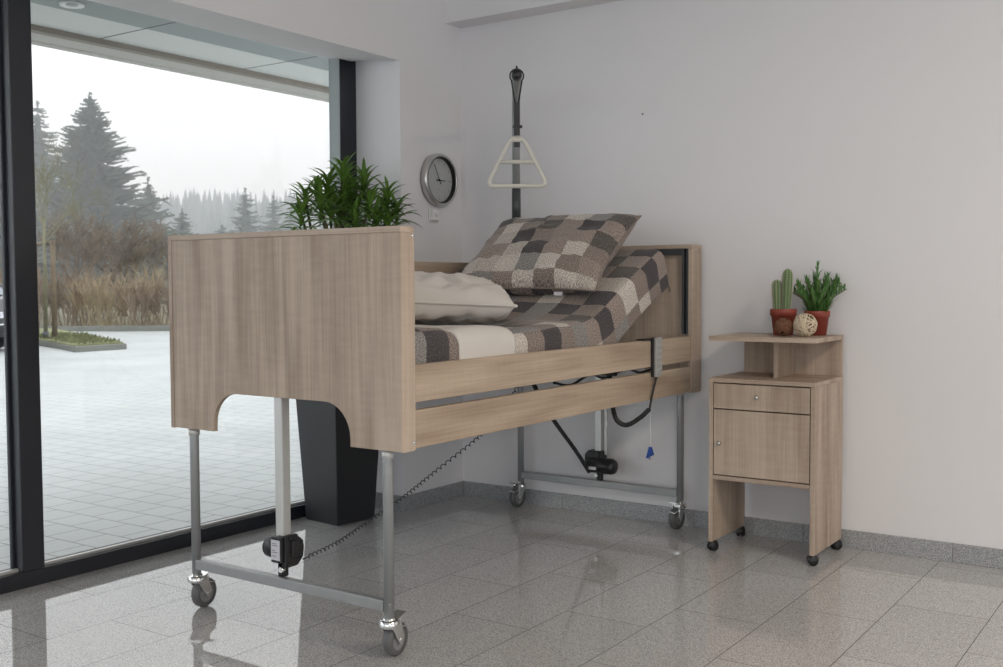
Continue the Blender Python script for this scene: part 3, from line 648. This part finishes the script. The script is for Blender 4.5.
for i,(x,y) in enumerate(((NX0+.012,NY0+.022),(NX1-.012,NY0+.022),(NX0+.012,NY1-.03),(NX1-.012,NY1-.03))):
    a=R((70,35,120,60)[i]); dd=Vector((math.cos(a),math.sin(a),0)); nn=Vector((-dd.y,dd.x,0)); c=Vector((x,y,.0205))
    m=MB(); wm=Matrix(((dd.x,0,nn.x),(dd.y,0,nn.y),(0,1,0)))
    for s in (-1,1): m.lathe([(.0001,-.0075),(.016,-.0075),(.0195,-.004),(.0195,.004),(.016,.0075),(.0001,.0075)],c+nn*.0105*s,24,wm)
    cs=m.build('caster','black',ns)
    h=MB(); h.lathe([(.012,-.003),(.0185,-.003),(.0215,.0)] if 0 else [(.0001,-.012),(.021,-.012),(.021,.012),(.0001,.012)],c+Vector((0,0,.003)),24,wm); 
    for v in list(h.bm.verts):
        if v.co.z<.018: v.co.z=.018
    h.tube([(x,y,.030),(x,y,.0415)],.008,12); h.build('hood','black',cs)
# things on the cabinet
TZ=.8892
def pot(name,x,y,rt_,rb,h,label):
    r=empty(name,(x,y,TZ)); tag(r,label,'plant')
    MB().lathe([(rb*.9,0),(rb,.0015),(rb+(rt_-rb)*.66,h*.74),(rt_*.985,h*.745),(rt_,h*.99),(rt_*.985,h),(rt_*.90,h),(rt_*.88,h*.80),(.0001,h*.80)],(x,y,TZ),40).build('pot','terra',r)
    MB().lathe([(rt_*.885,h*.80+.001),(rt_*.87,h*.90),(.0001,h*.92)],(x,y,TZ),32).build('soil','soil',r)
    return r
cx_,cy_=1.776,-.175
cp=pot('potted_cactus',cx_,cy_,.054,.039,.108,'two-stemmed green cactus in a red pot on the cabinet shelf')
def cact(x,y,z0,z1,r,lean,name):
    m=MB(); sp=MB(); rib=9; n=rib*4; rows=26; rings=[]
    for i in range(rows+1):
        t=i/rows; z=z0+(z1-z0)*t; rr=r*(.80+.25*math.sin(min(1,t*1.3)*PI/2))*(1 if t<.80 else math.sqrt(max(0.0004,1-((t-.80)/.2)**2)))
        c=Vector((x+lean[0]*t,y+lean[1]*t,z)); ring_=[]
        for k in range(n):
            a=2*PI*k/n; q=rr*(1+.13*math.cos(a*rib)); ring_.append(m.bm.verts.new(c+Vector((q*math.cos(a),q*math.sin(a),0))))
        rings.append(ring_)
        if i%1==0 and t<.97:
            for k in range(rib):
                a=2*PI*k/rib; q=rr*1.13; b0=c+Vector((q*math.cos(a),q*math.sin(a),0))
                for s in (-1,1):
                    dv=Vector((math.cos(a+.7*s),math.sin(a+.7*s),.25*s)); sp.tube([b0,b0+dv*.0045],[.0019,.0008],5)
    for i in range(rows):
        for k in range(n):
            f=m.bm.faces.new([rings[i][k],rings[i][(k+1)%n],rings[i+1][(k+1)%n],rings[i+1][k]]); f.smooth=True
    m.bm.faces.new(rings[-1]); o=m.build('stem','cactus',cp); sp.build('spines','spine',o,fix=False)
cact(cx_+.012,cy_,.985,1.163,.0175,(.006,0),'a'); cact(cx_-.022,cy_-.006,.985,1.118,.0165,(-.004,0),'b')
sx,sy=1.893,-.105
sp_=pot('potted_succulent',sx,sy,.052,.038,.100,'spiky green succulent in a red pot at the cabinet wall side')
lf=MB(); st=MB()
rnd=random.Random(11)
vis=[(0.0,0,.20),(-.07,0,.125),(.075,0,.13),(.03,.02,.16),(-.035,-.01,.145),(.05,-.03,.13),(-.02,.03,.15),(.095,-.01,.105),(-.085,.02,.09),(.015,-.035,.12),(.06,.03,.15),(-.055,-.03,.09),(.0,-.05,.08),(.04,-.05,.08)]
for a,b_,h in vis:
    base=Vector((sx+a*.35,sy+b_*.35,TZ+.085)); top=base+right*(a*.95)+Vector((0,b_,h)); 
    if top.y>-.03: top.y=-.03
    pts=bez([base,base.lerp(top,.5)+Vector((-a*.15,0,.01)),top],6); st.tube(pts,.0024,6)
    nl=46
    for k in range(nl):
        t=k/nl; p=pts[int(t*(len(pts)-1))]; az=k*2.399+a*30; dv=Vector((math.cos(az),math.sin(az),0)); L=.050*(1-.3*t)
        if p.y+dv.y*L>-.004: continue
        leaf(lf,p,dv,R(35+35*t+rnd.uniform(-12,12)),L*rnd.uniform(.8,1.2),.0078,R(rnd.uniform(-25,15)),4,.2)
st.build('stems','stem',sp_); lf.build('foliage','leaf2',sp_,fix=False)
def ball(name,c,r,m,nb,w,label,core,seed):
    rn=random.Random(seed); mb=MB(); c=Vector(c)
    for k in range(nb):
        ax=Vector((rn.gauss(0,1),rn.gauss(0,1),rn.gauss(0,1))).normalized(); off=rn.uniform(-.45,.45); u=ax.orthogonal().normalized(); v=ax.cross(u); R_=r*(1-.03*rn.random()); rr=math.sqrt(1-off*off)*R_
        ww=w*rn.uniform(.6,1.3); A=[]; seg=40
        for i in range(seg):
            t=2*PI*i/seg; dirv=(u*math.cos(t)+v*math.sin(t))*rr+ax*off*R_; e=ax-dirv.normalized()*ax.dot(dirv.normalized()); e.normalize(); nn=dirv.normalized()
            A.append([mb.bm.verts.new(c+dirv+e*ww*x_+nn*y_) for x_,y_ in ((-.5,0),(-.3,.0012),(.3,.0012),(.5,0),(.3,-.0012),(-.3,-.0012))])
        for i in range(seg):
            for j in range(6): 
                f=mb.bm.faces.new([A[i][j],A[(i+1)%seg][j],A[(i+1)%seg][(j+1)%6],A[i][(j+1)%6]]); f.smooth=True
    o=mb.build(name,m); tag(o,label,'decorative ball')
    return o
b1=ball('rattan_ball',(1.900,-.270,TZ+.0475),.0462,'rattan',24,.0058,'pale cream woven rattan ball in front of the succulent pot',0,4)
b2=ball('rattan_ball',(1.818,-.288,TZ+.0385),.0355,'rattanb',46,.0042,'small dark brown rattan ball in front of the cactus pot',0,9)
# ------------------------------------------------------------------ outside: canopy, paving, kerbs
GZ=-.08
struct(MB().box(-30,XO,-30,40,GZ-.2,GZ).build('ground_paving','pave'))
c=MB().box(-2.02,-1.62,-9,4.5,2.50,2.62); cn=struct(c.build('canopy_soffit','soffit')); MB().box(-1.62,XO,-9,4.5,2.50,2.62).build('inner_reflection_panel','soffitrefl',cn)  # inner soffit greyed to paint in the band reflected by the glass
m=MB()
for k in range(-7,4): y=-.70+1.06*k; m.box(-2.02,XO,y-.004,y+.004,2.4985,2.5)
m.build('panel_joint','black',cn)
MB().box(-2.08,-2.02,-9,4.5,2.47,2.62).build('gutter_strip','brownline',cn)
m=MB().box(-2.36,-2.08,-9,4.5,2.495,2.64); m.box(-2.44,-2.36,-9,4.5,2.49,2.70); m.build('canopy_edge','canopyedge',cn,bevel=.01)
dl=empty('ceiling_downlight',(-1.48,-1.235,2.5)); tag(dl,'small round white downlight in the canopy soffit outside','downlight')
MB().lathe([(.030,-.003),(.057,-.010),(.060,-.004),(.060,0)],(-1.48,-1.235,2.4995),32).build('ring','lamp',dl)
MB().lathe([(.0001,-.006),(.030,-.006),(.033,-.001)],(-1.48,-1.235,2.4995),32).build('lens','skyjamb_lens',dl)
# far kerb and the planted verge behind it
K0=Vector((-20.0,12.1,0)); kd=Vector((.826,.563,0)).normalized(); kn=Vector((-kd.y,kd.x,0))
def along(s,dn,z=0): p=K0+kd*s+kn*dn; return Vector((p.x,p.y,z))
def strip(mb,s0,s1,d0,d1,z0,z1):
    q=[along(s0,d0),along(s1,d0),along(s1,d1),along(s0,d1)]
    A=[mb.bm.verts.new((p.x,p.y,z0)) for p in q]; B=[mb.bm.verts.new((p.x,p.y,z1)) for p in q]
    mb.bm.faces.new(A[::-1]); mb.bm.faces.new(B)
    for i in range(4): mb.bm.faces.new([A[i],A[(i+1)%4],B[(i+1)%4],B[i]])
m=MB(); strip(m,-40,40,0,.15,GZ,GZ+.13); struct(m.build('far_kerb','kerb',bevel=.01))
m=MB(); strip(m,-200,300,.15,450,GZ-.25,GZ+.05); struct(m.build('ground_field','field'))
# grass island with kerb
isl=[(-13.4,7.70),(-13.36,6.62),(-14.7,7.12),(-18.0,8.1),(-21,9.0),(-20.5,10.8)]
def cast_px(): pass
m=MB(); m.prism([(a,b) for a,b in isl],GZ,GZ+.10,'z'); struct(m.build('island_kerb','kerb',bevel=.01))
cx0=sum(a for a,b in isl)/6; cy0=sum(b for a,b in isl)/6
m=MB(); m.prism([(a+(cx0-a)*.035,b+(cy0-b)*.035) for a,b in isl],GZ+.05,GZ+.125,'z'); g=m.build('lawn_grass','grass'); tag(g,'winter grass on the kerbed island in the car park','grass',kind='stuff')
# grass blades
rg=random.Random(3); gb=MB()
for k in range(2500):
    x=rg.uniform(-17.5,-13.4); y=rg.uniform(6,9.2)
    p=Vector((x,y,0)); ok=True
    pts=[Vector((a+(cx0-a)*.05,b+(cy0-b)*.05,0)) for a,b in isl]; s=[]
    for i in range(6):
        e=pts[(i+1)%6]-pts[i]; w_=p-pts[i]; s.append(e.x*w_.y-e.y*w_.x)
    if not (all(q<0 for q in s) or all(q>0 for q in s)): continue
    h=rg.uniform(.03,.07); a=rg.uniform(0,PI); d=Vector((math.cos(a),math.sin(a),0))*.02
    gb.quad(Vector((x,y,GZ+.12))-d,Vector((x,y,GZ+.12))+d,Vector((x+rg.uniform(-.03,.03),y,GZ+.12+h)),Vector((x+rg.uniform(-.03,.03)-.005,y,GZ+.12+h)))
gb.build('blades','grass',g,fix=False)
# tree support stakes and young tree
sk=empty('tree_stake_frame',(-15.8,7.75,GZ)); tag(sk,'wooden stake frame around the young tree on the grass island','tree support')
SP=[Vector((-15.80,7.80,0)),Vector((-16.7,7.98,0)),Vector((-17.4,8.35,0))]
for p in SP: MB().tube([(p.x,p.y,GZ+.1),(p.x,p.y,1.96)],.050,12).build('post','stake',sk)
for i in range(3):
    p,q=SP[i],SP[(i+1)%3]; d_=(q-p).normalized()*.08; MB().tube([(p.x-d_.x,p.y-d_.y,1.93),(q.x+d_.x,q.y+d_.y,1.93)],.035,8).build('rail','stake',sk)
rt3=random.Random(21)
def branchy(mb,p,d,L,r,depth,rn,spread=.5,up=.15,nseg=4,kids=3,minr=.004,shrink=.66):
    pts=[p]; dd=d.normalized()
    for i in range(nseg):
        dd=(dd+Vector((rn.gauss(0,.12),rn.gauss(0,.12),rn.gauss(0,.08)+up*.3))).normalized(); pts.append(pts[-1]+dd*L/nseg)
    mb.tube(pts,[max(minr,r*(1-.6*i/nseg)) for i in range(nseg+1)],5 if depth>1 else 3,cap=False)
    if depth<=0: return
    for k in range(kids):
        t=rn.uniform(.3,1); j=min(nseg-1,int(t*nseg)); q=pts[j].lerp(pts[j+1],t*nseg-j) if t<1 else pts[-1]
        a=rn.uniform(0,2*PI); o=dd.orthogonal().normalized(); o=(Matrix.Rotation(a,3,dd)@o); nd=(dd*(1-spread*.6)+o*spread+Vector((0,0,up))).normalized()
        branchy(mb,q,nd,L*shrink*rn.uniform(.7,1.1),r*.5,depth-1,rn,spread,up,nseg,kids,minr,shrink)
yt=empty('young_tree',(-16.05,7.75,GZ)); tag(yt,'slim lichen-covered young tree with bare branches inside the stake frame','tree')
m=MB(); m.tube([(-16.05,7.76,GZ+.1),(-16.05,7.78,1.3),(-16.02,7.76,2.4)],[.04,.036,.03],8)
m.build('trunk','moss',yt)
m=MB()
for k in range(6):
    a=k*2*PI/6+.4; branchy(m,Vector((-16.02,7.76,1.9+.1*k)),Vector((math.cos(a)*.75,math.sin(a)*.75,1)),.95,.017,3,rt3,.55,.1,4,4,.004)
m.build('branches','moss',yt,fix=False)
MB().tube([(-16.05,7.76,GZ+.11),(-16.05,7.76,.18)],.062,10).build('trunk_guard','darksteel',yt)
# hedge of bare shrubs behind the far kerb
rh=random.Random(8)
def shrub(x,y,h,w,m,rn,nst=34,name='bare_shrub'):
    mb=MB()
    for k in range(nst):
        a=rn.uniform(0,2*PI); q=Vector((x+rn.uniform(-w*.28,w*.28),y+rn.uniform(-w*.28,w*.28),GZ+.04)); sp=rn.uniform(.1,.55)
        branchy(mb,q,Vector((math.cos(a)*sp,math.sin(a)*sp,1)),h*rn.uniform(.38,.55),.012,2,rn,.38,.12,3,5,.006,.45)
    return mb.build(name,m,fix=False)
labs=['ochre bare shrub of the hedge behind the car park kerb','reddish bare shrub of the hedge behind the car park kerb']
i=0; s=-11.0
while s<16:
    h=rh.uniform(1.7,2.15); red=rh.random()<.4; p=along(s,rh.uniform(1.0,1.8)); o=shrub(p.x,p.y,h,1.9,'twigred' if red else 'twig',rh)
    tag(o,labs[1 if red else 0],'shrub','bare shrubs of the hedge behind the kerb'+(' (reddish)' if red else ' (ochre)')); s+=1.15
s=-14
while s<20:
    p=along(s,3.6+rh.uniform(-.4,.8)); o=shrub(p.x,p.y,rh.uniform(2.3,2.9),2.6,'twigred' if rh.random()<.6 else 'twig',rh,26)
    tag(o,'taller bare shrub in the second row behind the hedge','shrub','second row of bare shrubs'); s+=2.0
# conifers
def at(px_dir,dist): return Vector((CAM.x+px_dir[0]*dist,CAM.y+px_dir[1]*dist,0))
def conifer(name,x,y,H,Wd,m,rn,label,layers=30,per=13,base=.06,group=None):
    r=empty(name,(x,y,GZ)); tag(r,label,'tree',group)
    MB().tube([(x,y,GZ),(x,y,H*.97)],[H*.018,.03],8).build('trunk','bark',r)
    mb=MB()
    for i in range(layers):
        t=i/(layers-1); z=H*(base+(1-base)*t); rad=Wd*(1-t)**.80*(1+.18*math.sin(i*2.1))+.12
        for k in range(per):
            a=2*PI*(k+rn.random())/per; L=rad*rn.uniform(.72,1.18); dr=L*rn.uniform(.10,.34)
            d=Vector((math.cos(a),math.sin(a),0)); sd=Vector((-d.y,d.x,0)); segs=5; P0_=Vector((x,y,z+rn.uniform(-.2,.2)))
            prev=None
            for j in range(segs+1):
                u=j/segs; p=P0_+d*L*u+Vector((0,0,-dr*math.sin(u*PI*.75)))
                wd=L*.17*(1-u*.9)*(1 if j%2==0 else 1.5)+.04; dz=wd*.55*(1 if j%2 else .7)
                row=[mb.bm.verts.new(p-sd*wd+Vector((0,0,-dz))),mb.bm.verts.new(p+Vector((0,0,.03))),mb.bm.verts.new(p+sd*wd+Vector((0,0,-dz)))]
                if prev:
                    mb.bm.faces.new([prev[0],prev[1],row[1],row[0]]); mb.bm.faces.new([prev[1],prev[2],row[2],row[1]])
                prev=row
            for j in range(3):   # ragged twigs along the branch
                u=rn.uniform(.35,1); p=P0_+d*L*u+Vector((0,0,-dr*math.sin(u*PI*.75))); q=p+d*L*.14+sd*L*rn.uniform(-.25,.25)+Vector((0,0,rn.uniform(-.12,.08)*L))
                mb.quad(p-Vector((0,0,.06)),q,p+Vector((0,0,.06)),p+sd*.05)
    mb.build('crown',m,r,fix=False)
    return r
rc=random.Random(77)
p=at((-.8239,.5667),70); conifer('spruce_tree',p.x,p.y,12.6,6.0,'spruce',rc,'tallest dark spruce with a pointed top beyond the hedge',38,19)
p=at((-.8470,.5316),84); conifer('spruce_tree',p.x,p.y,14.1,5.2,'spruce',rc,'spruce partly hidden by the window mullion beside the tallest one',30,13)
p=at((-.870,.495),68); conifer('spruce_tree',p.x,p.y,11,4.8,'spruce',rc,'spruce seen through the narrow pane left of the black mullion',28,12)
for dx,dist,H,W_,lab in (((-.7965,.6047),74,8.0,2.9,'small hazy spruce just right of the tallest one'),((-.779,.627),78,6.2,3.0,'low hazy spruce over the left corner of the footboard'),
    ((-.7432,.669),95,9.2,3.6,'hazy grey-green conifer in the middle of the window view'),((-.7262,.6875),100,9.0,3.2,'hazy conifer near the indoor plant in the window view'),
    ((-.7150,.699),105,8.6,3.4,'hazy conifer straight behind the indoor plant'),((-.757,.6534),90,5.8,3.0,'low hazy conifer left of the middle one')):
    p=at(dx,dist); conifer('hazy_conifer',p.x,p.y,H,W_,'spruce',rc,lab,22,11,.02)
# bare deciduous trees between spruce and hedge
rd=random.Random(31)
for dx,dist,H,lab in (((-.8100,.5865),40,3.6,'bare spreading tree in front of the tallest spruce'),((-.795,.6066),44,4.2,'bare hazy tree right of the spruce group'),((-.8330,.5533),38,4.4,'bare tree close to the window mullion'),((-.777,.6295),46,3.2,'low bare tree above the left end of the footboard')):
    p=at(dx,dist); r=empty('bare_tree',(p.x,p.y,GZ)); tag(r,lab,'tree')
    MB().tube([(p.x,p.y,GZ),(p.x,p.y,1.0)],[.10,.075],8).build('trunk','bark',r)
    m=MB()
    for k in range(9):
        a=k*2*PI/9+rd.random(); branchy(m,Vector((p.x,p.y,.7+.06*k)),Vector((math.cos(a)*.75,math.sin(a)*.75,1)),H*.36,.03,3,rd,.5,.16,4,5,.011,.6)
    m.build('branches','bark',r,fix=False)
# wooded slope on the horizon
def hill(name,dist,hfun,depth,m):
    mb=MB(); rows=8; cols=60; V=[]
    for i in range(rows+1):
        row=[]
        for j in range(cols+1):
            az=R(24+ (78-24)*j/cols); d=Vector((-math.sin(az),math.cos(az),0)); dd=dist+depth*i/rows; h=hfun(j/cols)*math.sin(min(1,i/rows*1.25)*PI/2)
            row.append(mb.bm.verts.new((CAM.x+d.x*dd,CAM.y+d.y*dd,GZ-.3+h)))
        V.append(row)
    for i in range(rows):
        for j in range(cols): f=mb.bm.faces.new([V[i][j],V[i+1][j],V[i+1][j+1],V[i][j+1]]); f.smooth=True
    return struct(mb.build(name,m))
def hf(u): return 8.8+2.0*math.sin(u*5+.6)+1.2*math.sin(u*13)+ (1.2 if u<.5 else 0)
hill('hill_slope',150,hf,75,'field')
fr=MB(); rf=random.Random(2)
for k in range(2600):
    u=rf.random(); az=R(24+54*u); t=rf.random()**.8; dd=150+75*t; d=Vector((-math.sin(az),math.cos(az),0)); zb=GZ-.3+hf(u)*math.sin(min(1,t*1.25)*PI/2)
    H=rf.uniform(6.5,10.5); w=rf.uniform(1.1,1.8); c=Vector((CAM.x+d.x*dd,CAM.y+d.y*dd,zb-1)); n=6
    for (z0,z1,r0) in ((.1,.62,1.0),(.38,.82,.72),(.62,1.0,.45)):
        a0=rf.random()*6; ring_=[fr.bm.verts.new(c+Vector((math.cos(a0+2*PI*q/n)*w*r0*rf.uniform(.75,1.2),math.sin(a0+2*PI*q/n)*w*r0*rf.uniform(.75,1.2),H*z0))) for q in range(n)]; tp=fr.bm.verts.new(c+Vector((0,0,H*z1)))
        for q in range(n): fr.bm.faces.new([ring_[q],ring_[(q+1)%n],tp])
fo=fr.build('forest','far',fix=False); tag(fo,'dense conifer forest fading into the haze on the horizon slope','forest',kind='stuff')
# ------------------------------------------------------------------ parked car (only its corner shows past the mullion)
car=empty('parked_car',(-15.6,5.2,GZ)); car['local']=1; tag(car,'dark grey car parked outside at the left edge of the window','car')
prof=[(-2.1,.42),(-2.12,.72),(-2.0,.93),(-1.80,.98),(-1.25,1.42),(-.6,1.50),(.35,1.47),(1.05,1.05),(1.95,.90),(2.12,.70),(2.12,.36),(1.75,.25),(-1.85,.25)]
m=MB(); secs=[]
for yv,sc in ((-.86,.0),(-.84,1),(.84,1),(.86,.0)):
    r_=[]
    for (x_,z_) in prof:
        ins=.0 if z_<1.0 else (z_-1.0)*.38
        yy_=yv-math.copysign(ins,yv); k=.97 if sc==0 else 1; r_.append(m.bm.verts.new((x_*k,yy_,.3+(z_-.3)*k)))
    secs.append(r_)
for i in range(3):
    for k in range(len(prof)): m.bm.faces.new([secs[i][k],secs[i][(k+1)%len(prof)],secs[i+1][(k+1)%len(prof)],secs[i+1][k]])
m.bm.faces.new(secs[0][::-1]); m.bm.faces.new(secs[-1]); body=m.build('body','carpaint',car,bevel=.04)
MB().prism([(-.60,1.02),(.60,1.02),(.48,1.38),(-.48,1.38)],0,.01,'x').build('rear_window','carglass',car).matrix_local=Matrix.Translation((-1.90+.03,0,0))@Matrix.Translation((0,0,1.0))@Matrix.Rotation(R(50),4,'Y')@Matrix.Translation((0,0,-1.0))
for s in (-1,1):
    m=MB(); m.prism([(-1.45,1.03),(.85,1.03),(.3,1.38),(-.6,1.41),(-1.15,1.34)],.70*s,.79*s,'y'); m.build('side_window','carglass',car)
    MB().box(-2.135,-2.05,.50*s-.2,.50*s+.2,.66,.84).build('tail_lamp','terra',car,bevel=.02)
    for xx in (-1.3,1.3):
        w_=MB(); w_.lathe([(.0001,-.09),(.20,-.10),(.31,-.10),(.33,-.06),(.33,.06),(.31,.10),(.20,.10),(.0001,.09)],(xx,.78*s,.33),28,Matrix.Rotation(PI/2,3,'X')); wh=w_.build('wheel','black',car)
        MB().lathe([(.0001,.02),(.19,.0),(.2,-.02)],(xx,.885*s,.33),24,Matrix.Rotation(-PI/2*s,3,'X')).build('hub_cap','alu',wh)
MB().box(-2.145,-2.12,-.26,.26,.60,.71).build('number_plate','label',car,bevel=.004)
pt=MB()
for k,(a,b_) in enumerate(((-.20,.03),(-.155,.03),(-.06,.03),(-.015,.03),(.06,.028),(.105,.03),(.15,.028),(.195,.03))): pt.box(-2.1475,-2.145,a,a+b_*.35,.625,.685).box(-2.1475,-2.145,a,a+b_,.675,.685)
pt.build('plate_marks','black',car)
MB().box(-2.17,-2.08,-.80,.80,.47,.50).build('bumper_strip','chrome',car,bevel=.01)
MB().box(-2.155,-2.0,-.82,.82,.32,.47).build('bumper','black',car,bevel=.03)
car.rotation_euler=(0,0,R(195.5)); car.location=(-16.62,5.335,GZ)
# ------------------------------------------------------------------ haze outside
hz=bpy.data.materials.new('winter_haze'); hz.use_nodes=True; nt=hz.node_tree; nt.nodes.clear(); o_=N(nt,'ShaderNodeOutputMaterial'); vs=N(nt,'ShaderNodeVolumeScatter'); vs.inputs['Color'].default_value=(.93,.97,1,1); vs.inputs['Density'].default_value=.0060; vs.inputs['Anisotropy'].default_value=.0
nt.links.new(vs.outputs[0],o_.inputs['Volume'])
hzo=MB().box(-420,-24,-150,420,-1,60).build('haze',hz); tag(hzo,'thin winter haze hanging over the trees and hills','haze',kind='stuff')
# ------------------------------------------------------------------ light
wd=bpy.data.worlds.new('overcast_sky'); bpy.context.scene.world=wd; wd.use_nodes=True; nt=wd.node_tree; bg=nt.nodes['Background']
tc=N(nt,'ShaderNodeTexCoord'); sp3=N(nt,'ShaderNodeSeparateXYZ'); nt.links.new(tc.outputs['Generated'],sp3.inputs[0])
rr=ramp(nt,[(0,(.79,.84,.90)),(.08,(.92,.95,.99)),(.4,(.975,.975,1)),(1,(.93,.945,1))]); nt.links.new(sp3.outputs[2],rr.inputs[0]); nt.links.new(rr.outputs[0],bg.inputs[0]); bg.inputs[1].default_value=2.25
def area(name,loc,rot,sx_,sy_,power,color,portal=False):
    l=bpy.data.lights.new(name,'AREA'); l.shape='RECTANGLE'; l.size=sx_; l.size_y=sy_; l.energy=power; l.color=color
    if portal: l.cycles.is_portal=True
    o=bpy.data.objects.new(name,l); col.objects.link(o); o.location=loc; o.rotation_euler=rot; return o
area('window_portal',(XW-.12,(WY0+WY1)/2,WZ/2),(0,R(-90),0),WZ,abs(WY1-WY0),1,(1,1,1),True)
area('rear_window_portal',(3.75,RY-.15,1.45),(R(90),0,0),6.9,2.7,1,(1,1,1),True)
area('side_window_portal',(RX+.15,-4.5,1.5),(0,R(90),0),2.4,6.0,1,(1,1,1),True)
for (x,y) in ((4.6,-2.2),(4.6,-5.2)):
    area('ceiling_lamp',(x,y,RZ-.03),(0,0,0),.6,.6,52,(1,.85,.69))
sc=bpy.context.scene; sc.view_settings.view_transform='Standard'; sc.view_settings.look='None'; sc.view_settings.gamma=1; sc.view_settings.exposure=0; sc.view_settings.use_curve_mapping=False
sc.cycles.use_denoising=True; sc.cycles.max_bounces=10; sc.cycles.diffuse_bounces=5; sc.cycles.transparent_max_bounces=12; sc.cycles.volume_bounces=1
